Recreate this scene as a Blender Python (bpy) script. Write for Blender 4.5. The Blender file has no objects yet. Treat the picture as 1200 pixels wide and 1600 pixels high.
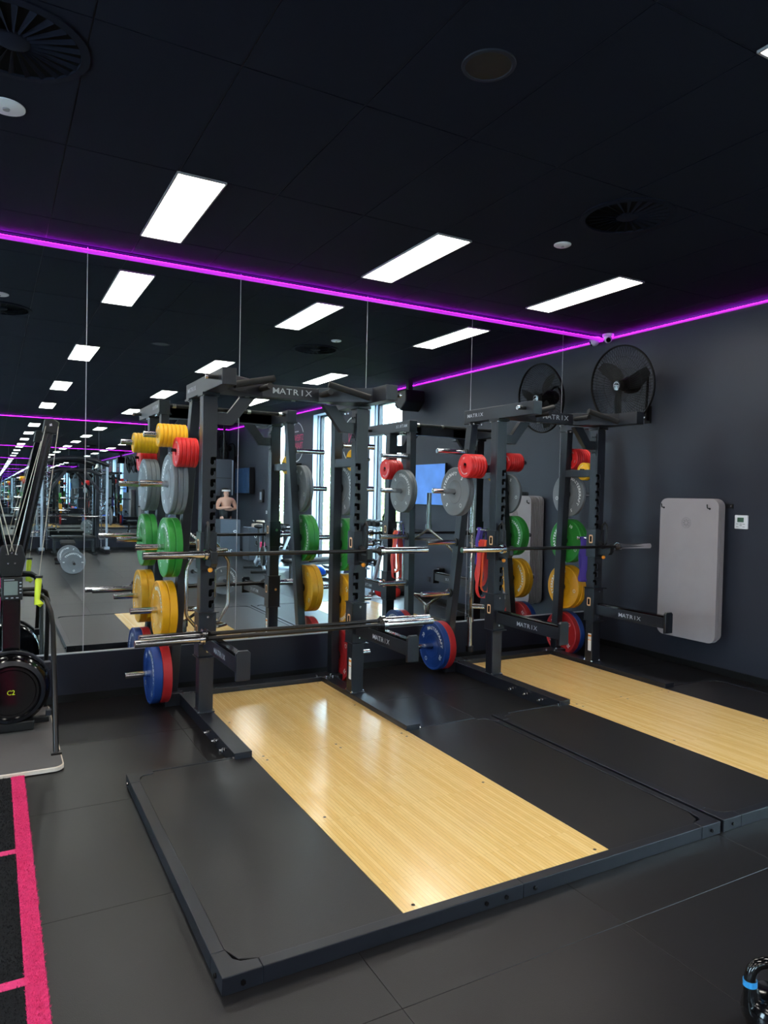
import bpy, bmesh, math, random
from mathutils import Vector, Matrix
PI = math.pi; R = math.radians
random.seed(4)
C = bpy.context.scene.collection
S = bpy.context.scene
# ---------------------------------------------------------------- camera, world, exposure
H = 3.506            # ceiling height
D = 14.6             # room depth, mirror wall at y = 0, opposite mirror wall at y = -D
XL = -10.2           # left wall
cam = bpy.data.cameras.new('camera'); co = bpy.data.objects.new('camera', cam); C.objects.link(co)
yaw, pitch, roll = R(28.984), R(-1.349), R(1.232)
fw = Vector((math.sin(yaw)*math.cos(pitch), math.cos(yaw)*math.cos(pitch), math.sin(pitch)))
rt = Vector((math.cos(yaw), -math.sin(yaw), 0)); up = rt.cross(fw)
rt2 = math.cos(roll)*rt + math.sin(roll)*up; up2 = -math.sin(roll)*rt + math.cos(roll)*up
m = Matrix((rt2, up2, -fw)).transposed().to_4x4(); m.translation = Vector((-6.119, -5.909, 1.644))
co.matrix_world = m
cam.sensor_fit = 'VERTICAL'; cam.sensor_height = 36; cam.lens = 36*1107.3/1600
cam.clip_start = .05; cam.clip_end = 300
S.camera = co
w = bpy.data.worlds.new('sky'); S.world = w; w.use_nodes = True
nt = w.node_tree; bg = nt.nodes['Background']
bg.inputs[0].default_value = (.70, .84, 1.0, 1); bg.inputs[1].default_value = 16
S.view_settings.view_transform = 'Standard'; S.view_settings.look = 'None'
S.view_settings.exposure = 0.72; S.view_settings.gamma = 1; S.view_settings.use_curve_mapping = False
cy = S.cycles
cy.max_bounces = 20; cy.glossy_bounces = 18; cy.diffuse_bounces = 4; cy.transmission_bounces = 6
cy.use_denoising = True; cy.sample_clamp_indirect = 6; cy.blur_glossy = .3
cy.caustics_reflective = True

# ---------------------------------------------------------------- helpers
def lin(c):
    return tuple(((v/255+.055)/1.055)**2.4 if v/255 > .04045 else v/255/12.92 for v in c) + (1,)
def mat(name, rgb, rough=.5, metal=0, bump=0, bscale=80, var=0, vscale=6, spec=.5, emit=None, es=0, coat=0, stretch=None):
    mt = bpy.data.materials.new(name); mt.use_nodes = True; n = mt.node_tree.nodes; l = mt.node_tree.links
    b = n['Principled BSDF']; b.inputs['Base Color'].default_value = lin(rgb)
    b.inputs['Roughness'].default_value = rough; b.inputs['Metallic'].default_value = metal
    b.inputs['Specular IOR Level'].default_value = spec; b.inputs['Coat Weight'].default_value = coat
    if emit: b.inputs['Emission Color'].default_value = lin(emit); b.inputs['Emission Strength'].default_value = es
    tc = n.new('ShaderNodeTexCoord'); mp = n.new('ShaderNodeMapping'); l.new(tc.outputs['Object'], mp.inputs[0])
    if stretch: mp.inputs['Scale'].default_value = stretch
    nz = n.new('ShaderNodeTexNoise'); nz.inputs['Scale'].default_value = vscale; nz.inputs['Detail'].default_value = 5
    l.new(mp.outputs[0], nz.inputs[0])
    v = var if var else .06
    cr = n.new('ShaderNodeMix'); cr.data_type = 'RGBA'
    a = lin(rgb); cr.inputs[6].default_value = tuple(x*(1-v) for x in a[:3])+(1,); cr.inputs[7].default_value = tuple(min(1, x*(1+v)) for x in a[:3])+(1,)
    l.new(nz.outputs[0], cr.inputs[0]); l.new(cr.outputs[2], b.inputs['Base Color'])
    if bump:
        n2 = n.new('ShaderNodeTexNoise'); n2.inputs['Scale'].default_value = bscale; l.new(mp.outputs[0], n2.inputs[0])
        bp = n.new('ShaderNodeBump'); bp.inputs['Strength'].default_value = bump; bp.inputs['Distance'].default_value = .002
        l.new(n2.outputs[0], bp.inputs['Height']); l.new(bp.outputs[0], b.inputs['Normal'])
    return mt
M = {}
M['rubber'] = mat('rubber_flooring', (24, 22, 23), .36, bump=.2, bscale=300, var=.25, vscale=3, spec=.4)
M['mat_rubber'] = mat('platform_rubber', (29, 27, 28), .4, bump=.3, bscale=260, var=.18, vscale=4, spec=.45)
M['under'] = mat('floor_underlay', (20, 20, 21), .9)
M['ceil'] = mat('ceiling_black', (21, 24, 36), .95, bump=.3, bscale=400, spec=.12)
M['ceilgrid'] = mat('ceiling_grid_black', (26, 29, 40), .7, spec=.3)
M['wall'] = mat('slate_wall_paint', (46, 48, 58), .45, bump=.25, bscale=150, var=.05, vscale=1.2, spec=.35)
M['skirt'] = mat('black_skirting', (10, 10, 12), .6, spec=.3)
M['plinth'] = mat('navy_black_board', (26, 28, 40), .5, spec=.35)
M['steel'] = mat('black_powder_coat', (22, 24, 32), .38, bump=.12, bscale=500, spec=.5)
M['dark'] = mat('black_plastic', (12, 12, 14), .45)
M['fanblack'] = mat('fan_black', (7, 7, 9), .55, spec=.25)
M['gloss'] = mat('gloss_black', (10, 10, 13), .12, spec=.6)
M['grip'] = mat('rubber_grip', (22, 21, 22), .7, bump=.4, bscale=400)
M['slot'] = mat('slot_black', (3, 3, 4), .9, spec=.1)
M['chrome'] = mat('chrome', (205, 205, 208), .14, 1)
M['brushed'] = mat('brushed_steel', (190, 188, 182), .28, 1)
M['bolt'] = mat('zinc_bolt', (200, 200, 205), .25, 1)
M['hexsteel'] = mat('polished_steel_tube', (175, 174, 170), .24, 1)
M['shaft'] = mat('black_oxide_shaft', (52, 50, 50), .3, .8)
M['silver'] = mat('silver_paint', (170, 180, 192), .35, .3)
M['white'] = mat('white_print', (240, 240, 240), .5)
M['greyprint'] = mat('grey_print', (176, 178, 184), .45)
M['orange'] = mat('orange_plastic', (240, 150, 40), .4)
M['peach'] = mat('peach_frame', (232, 180, 130), .4)
M['pk'] = mat('pink_print', (232, 60, 110), .5)
for k, c in dict(grey=(112, 115, 118), green=(44, 138, 50), yellow=(226, 158, 14), blue=(24, 60, 128), red=(176, 34, 38), brightred=(222, 34, 34), brightyellow=(240, 178, 16)).items():
    M[k] = mat(k+'_rubber', c, .42, bump=.15, bscale=300)
M['led'] = mat('magenta_led', (230, 60, 245), .5, emit=(205, 48, 222), es=.45)
M['ledtape'] = mat('magenta_led_tape', (230, 60, 245), .5, emit=(200, 20, 235), es=34)  # strong emitter added out of sight to throw magenta onto the ceiling
M['panel'] = mat('light_diffuser', (255, 255, 250), .5, emit=(255, 248, 238), es=12)
M['alu'] = mat('light_trim', (150, 150, 150), .4)
M['matgrey'] = mat('grey_foam', (160, 153, 156), .85, bump=.5, bscale=350, spec=.2)
M['matgrey2'] = mat('grey_foam_embossed', (136, 130, 133), .85, spec=.2)
M['whiteplastic'] = mat('white_plastic', (225, 225, 228), .4)
M['lcd'] = mat('lcd_green', (60, 92, 70), .3)
M['lcdgrey'] = mat('lcd_grey', (120, 130, 125), .3)
M['turf'] = mat('black_turf', (26, 26, 28), .9, bump=1, bscale=200, var=.4, vscale=60, spec=.2)
M['turfpink'] = mat('pink_turf', (225, 60, 118), .8, bump=1, bscale=200, var=.25, vscale=60, spec=.2)
M['boardrim'] = mat('pale_plywood_edge', (215, 200, 182), .6)
M['boardtop'] = mat('grey_board_top', (86, 82, 81), .6, bump=.4, bscale=300)
M['lime'] = mat('lime_handle', (205, 220, 40), .45)
M['cord'] = mat('pale_cord', (190, 182, 165), .7)
M['bluetape'] = mat('sky_blue_band', (60, 160, 230), .4)
M['bandred'] = mat('red_latex', (214, 48, 38), .5)
M['bandorange'] = mat('orange_latex', (240, 92, 40), .5)
M['purple'] = mat('purple_latex', (78, 56, 150), .5)
M['skin'] = mat('skin', (222, 172, 150), .6)
M['cloth'] = mat('beige_cloth', (196, 178, 158), .9, bump=.6)
M['bosu'] = mat('blue_dome', (20, 90, 210), .3)
M['leaf'] = mat('leaves', (190, 205, 140), .8, var=.25, vscale=3)
M['ground'] = mat('pale_ground', (150, 150, 140), .9)
M['jamb'] = mat('window_jamb_paint', (185, 198, 222), .5)
M['frame'] = mat('window_frame_metal', (24, 28, 36), .4)
M['scrim'] = mat('screen_blue', (90, 140, 220), .3, emit=(60, 115, 210), es=.3, var=.5, vscale=3)
M['scrim2'] = mat('screen_dark_blue', (40, 60, 90), .2, emit=(30, 60, 90), es=.16, var=1, vscale=9, stretch=(1, 6, 1))
M['speakercloth'] = mat('speaker_grille', (70, 76, 86), .7, bump=.5)
# mirror
mm = bpy.data.materials.new('mirror_glass'); mm.use_nodes = True
b = mm.node_tree.nodes['Principled BSDF']; b.inputs['Metallic'].default_value = 1; b.inputs['Roughness'].default_value = 0
b.inputs['Base Color'].default_value = (.86, .93, .94, 1); M['mirror'] = mm
gl = bpy.data.materials.new('clear_glass'); gl.use_nodes = True
n = gl.node_tree.nodes; l = gl.node_tree.links
tb = n.new('ShaderNodeBsdfTransparent'); tb.inputs[0].default_value = (.86, .93, .93, 1)
gb = n.new('ShaderNodeBsdfGlossy'); gb.inputs['Roughness'].default_value = .02
mx = n.new('ShaderNodeMixShader'); mx.inputs[0].default_value = .06
l.new(tb.outputs[0], mx.inputs[1]); l.new(gb.outputs[0], mx.inputs[2]); l.new(mx.outputs[0], n['Material Output'].inputs[0]); M['glass'] = gl
# bamboo wood
def wood():
    mt = bpy.data.materials.new('bamboo_wood'); mt.use_nodes = True; n = mt.node_tree.nodes; l = mt.node_tree.links
    b = n['Principled BSDF']; b.inputs['Roughness'].default_value = .17; b.inputs['Specular IOR Level'].default_value = .5
    tc = n.new('ShaderNodeTexCoord')
    br = n.new('ShaderNodeTexBrick'); mp = n.new('ShaderNodeMapping'); mp.inputs['Rotation'].default_value = (0, 0, PI/2)
    l.new(tc.outputs['Object'], mp.inputs[0]); l.new(mp.outputs[0], br.inputs[0])
    br.inputs['Scale'].default_value = 1; br.inputs['Brick Width'].default_value = .95; br.inputs['Row Height'].default_value = .019
    br.inputs['Mortar Size'].default_value = .0007; br.inputs['Bias'].default_value = -.1; br.offset = .37
    br.inputs['Color1'].default_value = lin((252, 212, 140)); br.inputs['Color2'].default_value = lin((242, 194, 116)); br.inputs['Mortar'].default_value = lin((205, 155, 88))
    nz = n.new('ShaderNodeTexNoise'); m2 = n.new('ShaderNodeMapping'); m2.inputs['Scale'].default_value = (90, 3, 1)
    l.new(tc.outputs['Object'], m2.inputs[0]); l.new(m2.outputs[0], nz.inputs[0]); nz.inputs['Detail'].default_value = 4
    mxx = n.new('ShaderNodeMix'); mxx.data_type = 'RGBA'; mxx.blend_type = 'MULTIPLY'; mxx.inputs[0].default_value = .38
    cr = n.new('ShaderNodeValToRGB'); cr.color_ramp.elements[0].color = (.62, .55, .45, 1); cr.color_ramp.elements[1].color = (1, 1, 1, 1)
    cr.color_ramp.elements[0].position = .3; cr.color_ramp.elements[1].position = .6
    l.new(nz.outputs[0], cr.inputs[0]); l.new(br.outputs[0], mxx.inputs[6]); l.new(cr.outputs[0], mxx.inputs[7]); l.new(mxx.outputs[2], b.inputs['Base Color'])
    n3 = n.new('ShaderNodeTexNoise'); m3 = n.new('ShaderNodeMapping'); m3.inputs['Scale'].default_value = (50, 4, 1)
    l.new(tc.outputs['Object'], m3.inputs[0]); l.new(m3.outputs[0], n3.inputs[0])
    bp = n.new('ShaderNodeBump'); bp.inputs['Strength'].default_value = .05; bp.inputs['Distance'].default_value = .002
    l.new(n3.outputs[0], bp.inputs['Height']); l.new(bp.outputs[0], b.inputs['Normal'])
    return mt
M['wood'] = wood()

_glyph = {}
def glyph(t, bold=.006):
    if (t, bold) not in _glyph:
        cu = bpy.data.curves.new('g', 'FONT'); cu.body = t; cu.size = 1; cu.align_x = 'CENTER'; cu.align_y = 'CENTER'; cu.resolution_u = 2; cu.offset = bold
        ob = bpy.data.objects.new('g', cu); C.objects.link(ob); dg = bpy.context.evaluated_depsgraph_get()
        me = bpy.data.meshes.new_from_object(ob.evaluated_get(dg))
        _glyph[t, bold] = ([v.co.copy() for v in me.vertices], [tuple(p.vertices) for p in me.polygons])
        bpy.data.objects.remove(ob); bpy.data.curves.remove(cu); bpy.data.meshes.remove(me)
    return _glyph[t, bold]

class MB:
    def __init__(s, off=(0, 0, 0)): s.v = []; s.f = []; s.off = Vector(off)
    def add(s, vs, fs):
        n = len(s.v); s.v += [Vector(v) for v in vs]; s.f += [tuple(i+n for i in f) for f in fs]; return s
    def box(s, x0, x1, y0, y1, z0, z1, mtx=None):
        vs = [Vector((x, y, z)) for x in (x0, x1) for y in (y0, y1) for z in (z0, z1)]
        if mtx: vs = [mtx @ v for v in vs]
        return s.add(vs, [(0, 1, 3, 2), (4, 6, 7, 5), (0, 4, 5, 1), (2, 3, 7, 6), (0, 2, 6, 4), (1, 5, 7, 3)])
    def beam(s, a, b, wx, wy, side=None):
        a, b = Vector(a), Vector(b); d = (b-a).normalized()
        u = Vector(side).normalized() if side else (Vector((1, 0, 0)) if abs(d.x) < .9 else Vector((0, 1, 0)))
        u = (u-d*u.dot(d)).normalized(); v = d.cross(u)
        vs = [p+u*(i*wx/2)+v*(j*wy/2) for p in (a, b) for i, j in ((-1, -1), (1, -1), (1, 1), (-1, 1))]
        return s.add(vs, [(3, 2, 1, 0), (4, 5, 6, 7), (0, 1, 5, 4), (1, 2, 6, 5), (2, 3, 7, 6), (3, 0, 4, 7)])
    def tube(s, pts, r, n=12, closed=False, caps=True):
        pts = [Vector(p) for p in pts]; N = len(pts); rs = r if isinstance(r, (list, tuple)) else [r]*N
        vs = []; u = None
        for i, p in enumerate(pts):
            if closed: d = (pts[(i+1) % N]-pts[i-1]).normalized()
            else: d = (pts[min(i+1, N-1)]-pts[max(i-1, 0)]).normalized()
            if u is None: u = Vector((0, 0, 1)) if abs(d.z) < .9 else Vector((1, 0, 0))
            u = (u-d*u.dot(d)).normalized(); v = d.cross(u)
            vs += [p+(u*math.cos(2*PI*k/n)+v*math.sin(2*PI*k/n))*rs[i] for k in range(n)]
        fs = []
        for i in range(N if closed else N-1):
            j = (i+1) % N
            fs += [(i*n+k, i*n+(k+1) % n, j*n+(k+1) % n, j*n+k) for k in range(n)]
        if not closed and caps: fs += [tuple(reversed(range(n))), tuple((N-1)*n+k for k in range(n))]
        return s.add(vs, fs)
    def cyl(s, a, b, r, n=16): return s.tube([a, b], r, n)
    def lathe(s, prof, n=32, mtx=None):     # prof (r, h) around z, closed profile ends on axis or open
        vs = []; fs = []
        for r, h in prof:
            vs += [Vector((r*math.cos(2*PI*k/n), r*math.sin(2*PI*k/n), h)) for k in range(n)]
        for i in range(len(prof)-1):
            fs += [(i*n+k, i*n+(k+1) % n, (i+1)*n+(k+1) % n, (i+1)*n+k) for k in range(n)]
        if mtx: vs = [mtx @ v for v in vs]
        return s.add(vs, fs)
    def prism(s, poly, axis, a, b):
        def P(u, v, w): return {'x': (w, u, v), 'y': (u, w, v), 'z': (u, v, w)}[axis]
        n = len(poly)
        return s.add([P(u, v, a) for u, v in poly]+[P(u, v, b) for u, v in poly],
                     [tuple(range(n)), tuple(reversed(range(n, 2*n)))]+[(i, i+n, (i+1) % n+n, (i+1) % n) for i in range(n)])
    def text(s, t, size, mtx, sx=1.0, gap=0, bold=.006):
        # text lies in the local XY plane of mtx
        if gap:
            for i, ch in enumerate(t): s.text(ch, size, mtx @ Matrix.Translation(((i-(len(t)-1)/2)*gap, 0, 0)), sx)
            return s
        vs, fs = glyph(t, bold)
        return s.add([mtx @ Vector((v.x*size*sx, v.y*size, 0)) for v in vs], fs)
    def ball(s, c, r, n=16, m_=10, sc=(1, 1, 1), half=False):
        c = Vector(c); pr = []
        for i in range(m_+1):
            a = -PI/2+PI*i/m_
            if half: a = PI/2*i/m_
            pr.append((max(r*math.cos(a), 1e-4), r*math.sin(a)))
        return s.lathe(pr, n, Matrix.Translation(c) @ Matrix.Diagonal((*sc, 1)))
    def build(s, name, m, parent=None, bevel=0, smooth=False, loc=None, rot=None, seg=2):
        me = bpy.data.meshes.new(name); me.from_pydata([v+s.off for v in s.v], [], s.f); me.update()
        bm = bmesh.new(); bm.from_mesh(me); bmesh.ops.recalc_face_normals(bm, faces=bm.faces); bm.to_mesh(me); bm.free()
        me.materials.append(M[m] if isinstance(m, str) else m)
        if smooth: me.polygons.foreach_set('use_smooth', [True]*len(me.polygons)); me.set_sharp_from_angle(angle=R(35))
        o = bpy.data.objects.new(name, me); C.objects.link(o)
        if parent: o.parent = parent
        if loc: o.location = loc
        if rot: o.rotation_euler = rot
        if bevel:
            bv = o.modifiers.new('b', 'BEVEL'); bv.width = bevel; bv.segments = seg; bv.limit_method = 'ANGLE'; bv.angle_limit = R(50)
        return o
def thing(name, label, cat, loc=(0, 0, 0), rz=0, group=None):
    o = bpy.data.objects.new(name, None); C.objects.link(o); o.location = loc; o.rotation_euler = (0, 0, rz)
    o['label'] = label; o['category'] = cat
    if group: o['group'] = group
    return o
def tag(o, label, cat, group=None):
    o['label'] = label; o['category'] = cat
    if group: o['group'] = group
    return o
def struct(o): o['kind'] = 'structure'; return o
def copy_tree(o, parent=None):
    c = o.copy(); C.objects.link(c); c.parent = parent
    for ch in [x for x in o.children]: copy_tree(ch, c)
    return c
def dup(root, loc, label, rz=None, group=None):
    c = copy_tree(root); c.location = loc; c['label'] = label
    if rz is not None: c.rotation_euler = (0, 0, rz)
    if group: c['group'] = group
    return c
def rrect(u0, u1, v0, v1, r, n=5):
    p = []
    for cx, cy_, a0 in ((u1-r, v1-r, 0), (u0+r, v1-r, 90), (u0+r, v0+r, 180), (u1-r, v0+r, 270)):
        p += [(cx+r*math.cos(R(a0+90*i/n)), cy_+r*math.sin(R(a0+90*i/n))) for i in range(n+1)]
    return p
def frame_mtx(origin, ux, uy):      # columns: text right, text up
    ux, uy = Vector(ux).normalized(), Vector(uy).normalized(); uz = ux.cross(uy)
    m = Matrix((ux, uy, uz)).transposed().to_4x4(); m.translation = Vector(origin); return m

# ---------------------------------------------------------------- room shell
fl = struct(MB().box(XL, .3, -D-.1, .1, -.12, -.012).build('floor', 'under'))
xs = [XL]+[k+.045 for k in range(-10, 0)]+[0]
tile_cache = {}
for i in range(len(xs)-1):
    for j in range(15):
        y0, y1 = max(-D, -j-1), -j
        g = .0007; wd = xs[i+1]-xs[i]; dp = y1-y0; key = (round(wd, 3), round(dp, 3))
        if key not in tile_cache:
            o = MB().box(-wd/2+g, wd/2-g, -dp/2+g, dp/2-g, -.014, 0).build('rubber_tile', 'rubber', fl, bevel=.0012, seg=1)
            tile_cache[key] = o.data
        else:
            o = bpy.data.objects.new('rubber_tile', tile_cache[key]); C.objects.link(o); o.parent = fl
            bv = o.modifiers.new('b', 'BEVEL'); bv.width = .0012; bv.segments = 1
        o.location = ((xs[i]+xs[i+1])/2, (y0+y1)/2, 0)
ce = struct(MB().box(XL, .3, -D-.1, .1, H+.03, H+.15).build('ceiling', 'ceil'))
cx_ = [-5.78+.606*k for k in range(-8, 10)]; cx_ = [XL]+[x for x in cx_ if XL+.1 < x < -.1]+[0]
cyy = [0]+[-.46-1.19*k for k in range(12)]+[-D]
cc = {}
for i in range(len(cx_)-1):
    for j in range(len(cyy)-1):
        wd, dp = cx_[i+1]-cx_[i], cyy[j]-cyy[j+1]; key = (round(wd, 3), round(dp, 3)); g = .0035
        if key not in cc:
            o = MB().box(-wd/2+g, wd/2-g, -dp/2+g, dp/2-g, 0, .02).build('ceiling_panel', 'ceil', ce); cc[key] = o.data
        else:
            o = bpy.data.objects.new('ceiling_panel', cc[key]); C.objects.link(o); o.parent = ce
        o.location = ((cx_[i]+cx_[i+1])/2, (cyy[j]+cyy[j+1])/2, H)
gr = MB()
for x in cx_[1:-1]: gr.box(x-.009, x+.009, -D, 0, H+.004, H+.03)
for y in cyy[1:-1]: gr.box(XL, 0, y-.009, y+.009, H+.005, H+.031)
gr.build('ceiling_grid', 'ceilgrid', ce)
struct(MB().box(XL-.1, .3, .025, .2, 0, H+.05).build('wall_back', 'plinth'))
struct(MB().box(XL-.1, .3, -D-.2, -D-.025, 0, H+.05).build('wall_front', 'plinth'))
LW = [(-4.0, -2.8), (-8.0, -6.8), (-12.0, -10.8)]
wl = MB(); y = .05
for a, b_ in LW: wl.box(XL-.2, XL, b_, y, 0, H+.05); y = a
wl.box(XL-.2, XL, -D-.1, y, 0, H+.05)
for a, b_ in LW: wl.box(XL-.2, XL, a, b_, 3.1, H+.05); wl.box(XL-.2, XL, a, b_, 0, .5)
struct(wl.build('wall_left', 'wall'))
for i, (a, b_) in enumerate(LW):
    wn = struct(MB().box(XL-.15, XL-.1, a, a+.05, .5, 3.1).box(XL-.15, XL-.1, b_-.05, b_, .5, 3.1).box(XL-.15, XL-.1, a, b_, .5, .55).box(XL-.15, XL-.1, a, b_, 3.05, 3.1).box(XL-.15, XL-.1, (a+b_)/2-.02, (a+b_)/2+.02, .5, 3.1).build('window_%d' % (i+4), 'frame'))
    MB().box(XL-.13, XL-.124, a+.05, b_-.05, .55, 3.05).build('window_pane', 'glass', wn)
# right wall with window openings (y0, y1)
WIN = [(-5.75, -4.57), (-8.4, -7.1), (-11.1, -10.1)]
wr = MB(); y = .05
for a, b_ in WIN: wr.box(0, .25, b_, y, 0, H+.05); y = a
wr.box(0, .25, -D-.1, y, 0, H+.05)
for a, b_ in WIN: wr.box(0, .25, a, b_, 3.36, H+.05); wr.box(0, .25, a, b_, 0, .06)
struct(wr.build('wall_right', 'wall'))
for i, (a, b_) in enumerate(WIN):
    t = MB()
    t.box(.17, .25, a, a+.05, .06, 3.36).box(.17, .25, b_-.05, b_, .06, 3.36).box(.17, .25, a, b_, .06, .11).box(.17, .25, a, b_, 3.31, 3.36)
    t.box(.10, .118, a, a+.02, .06, 3.36).box(.10, .118, b_-.02, b_, .06, 3.36)
    wn = struct(t.build('window_%d' % (i+1), 'frame'))
    MB().box(.21, .216, a+.05, b_-.05, .11, 3.31).build('window_pane', 'glass', wn)
    j = MB().box(.0, .17, a, a+.008, .06, 3.36).box(.0, .17, b_-.008, b_, .06, 3.36).box(.0, .17, a, b_, 3.352, 3.36)
    j.build('window_jamb', 'jamb', wn)
struct(MB().box(XL, 0, -.018, .02, 0, .062).build('baseboard_back', 'skirt'))
bb = MB(); y = -.02
for a, b_ in WIN+[(-D, -D)]: bb.box(-.018, 0, b_, y, 0, .062); y = a
struct(bb.build('baseboard_right', 'skirt'))
struct(MB().box(XL, 0, -D-.02, -D+.018, 0, .062).build('baseboard_front', 'skirt'))
# mirrors
seams = [0, -.645, -1.868, -3.068, -4.282, -5.49, -6.70, -7.91, -9.12, XL]
def mirror(y, sgn, sm, label):
    t = thing('wall_mirror', label, 'mirror', (0, y, 0))
    for a, b_ in zip(sm[:-1], sm[1:]):
        MB().box(b_+.0025, a-.0025, 0, sgn*.006, .38, H-.005).build('mirror_panel', 'mirror', t)
    j = MB()
    for x in sm[1:-1]: j.box(x-.003, x+.003, sgn*.001, sgn*.004, .38, H-.01)
    j.build('joint_strip', 'greyprint', t)
    MB().box(sm[-1], sm[0], -sgn*.014, sgn*.02, .372, .38).build('bottom_channel', 'greyprint', t)
    return t
mirror(0, 1, seams, 'tall wall mirror of joined panels behind the two black racks')
mirror(-D, -1, [-1.2, -2.4, -3.6, -4.8, -6.0, -7.2, -8.4, XL], 'wall mirror on the far side, seen only as reflected behind the smith machine')
tag(MB().box(XL+.01, -.001, -.02, .024, .063, .372).build('mirror_plinth', 'plinth'), 'dark board along the foot of the mirror behind the racks', 'panel')
tag(MB().box(XL+.01, -1.2, -D-.024, -D+.02, .063, .372).build('mirror_plinth', 'plinth'), 'dark board under the far mirror behind the smith machine', 'panel')
struct(MB().box(-1.2, -.001, -D-.024, -D+.02, .06, H-.01).build('trim_1', 'wall'))
# led strips: a glowing diffuser with an added emitter hidden on top, for glow on the ceiling
def led(x0, x1, y0, y1, lb):
    t = thing('led_strip', lb, 'light strip', ((x0+x1)/2, (y0+y1)/2, H-.05)); o_ = (-(x0+x1)/2, -(y0+y1)/2, -(H-.05))
    MB(o_).box(x0, x1, y0, y1, H-.050, H-.034).build('diffuser', 'led', t)
    MB(o_).box(x0+.004*(x1-x0 < .1), x1-.004*(x1-x0 < .1), y0+.004*(y1-y0 < .1), y1-.004*(y1-y0 < .1), H-.0335, H-.032).build('tape', 'ledtape', t)
led(XL+.01, -.03, -.028, -.008, 'magenta light strip along the top of the near mirror')
led(-.028, -.008, -D+.03, -.03, 'magenta light strip along the top of the slate right wall')
led(XL+.01, -.03, -D+.008, -D+.028, 'magenta light strip at the far end of the room, seen in the mirror')
# ceiling lights
LX = [-8.66, -6.85, -5.04, -3.23, -1.43]; LY = [-1.065, -4.635, -8.205, -11.775]
names = {(-5.04, -1.065): 'leftmost of the three ceiling light panels nearest the mirror', (-3.23, -1.065): 'middle one of the three ceiling light panels nearest the mirror', (-1.43, -1.065): 'ceiling light panel above the right rack, nearest the right wall'}
base = None
for x in LX:
    for y in LY:
        col = {-8.66: 'far left', -6.85: 'left', -5.04: 'third from the right wall', -3.23: 'second from the right wall', -1.43: 'nearest the right wall'}[x]
        rw = {-1.065: 'by the near mirror', -4.635: 'in the second row', -8.205: 'in the third row', -11.775: 'in the row by the far mirror'}[y]
        lb = names.get((x, y), 'ceiling light panel %s, %s' % (rw, col))
        if base is None:
            base = thing('ceiling_light', lb, 'ceiling light', (x, y, H), 0, 'rectangular ceiling light panels')
            f = MB().box(-.148, .148, -.593, -.583, -.012, .0).box(-.148, .148, .583, .593, -.012, 0).box(-.148, -.138, -.583, .583, -.012, 0).box(.138, .148, -.583, .583, -.012, 0)
            f.build('light_frame', 'alu', base)
            MB().box(-.138, .138, -.583, .583, -.009, -.001).build('diffuser', 'panel', base)
        else: dup(base, (x, y, H), lb)
# ceiling fittings
def swirl(x, y, label):
    t = thing('air_diffuser', label, 'air vent', (x, y, H), 0, 'round swirl diffusers')
    n = 48
    MB().lathe([(.30, 0), (.30, -.008), (.265, -.012), (.262, 0)], n).build('rim', 'ceil', t, smooth=True)
    MB().lathe([(.001, -.002), (.262, -.002)], n).build('back_disc', 'slot', t)
    MB().lathe([(.001, -.014), (.06, -.013), (.075, -.004)], n).build('hub', 'ceil', t, smooth=True)
    v = MB()
    for k in range(24):
        a = 2*PI*k/24
        mt_ = Matrix.Rotation(a, 4, 'Z')
        v.add([mt_ @ Vector(p) for p in ((.07, -.003, -.004), (.262, -.012, -.003), (.262, .012, -.013), (.07, .004, -.013))], [(0, 1, 2, 3)])
    v.build('vane', 'ceil', t); t.children[-1]['kind'] = 'stuff'
    return t
swirl(-2.489, -2.558, 'round black swirl air vent in the ceiling above the right rack')
swirl(-6.057, -2.521, 'round black swirl air vent in the ceiling at top left')
t = thing('ceiling_speaker', 'round black flush speaker in the ceiling near the top centre', 'speaker', (-4.259, -3.397, H))
MB().lathe([(.118, 0), (.116, -.006), (.100, -.008), (.098, -.003)], 40).build('rim', 'ceilgrid', t, smooth=True)
MB().lathe([(.001, -.004), (.098, -.004)], 40).build('grille', 'dark', t)
for x, y, r, lb in ((-2.48, -1.947, .062, 'small white round detector on the ceiling beside the right vent'), (-6.071, -1.923, .085, 'white round detector on the ceiling below the left vent')):
    t = thing('smoke_detector', lb, 'detector', (x, y, H))
    MB().lathe([(r, 0), (r, -.006), (r*.85, -.012), (.001, -.014)], 32).build('cover', 'whiteplastic', t, smooth=True)
    MB().lathe([(r*.2, -.0135), (r*.18, -.02), (.001, -.02)], 16).build('sensor', 'alu', t, smooth=True)
# security camera
t = thing('security_camera', 'white dome security camera in the ceiling corner above the fan', 'camera', (-.07, -.10, H))
MB().lathe([(.062, 0), (.062, -.022), (.055, -.028), (.03, -.03)], 28).build('mount', 'whiteplastic', t, smooth=True)
MB().ball((0, 0, -.05), .047).build('ball', 'whiteplastic', t, smooth=True)
MB().cyl((-.020, -.025, -.064), (-.032, -.039, -.074), .026).build('lens', 'gloss', t)

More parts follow.
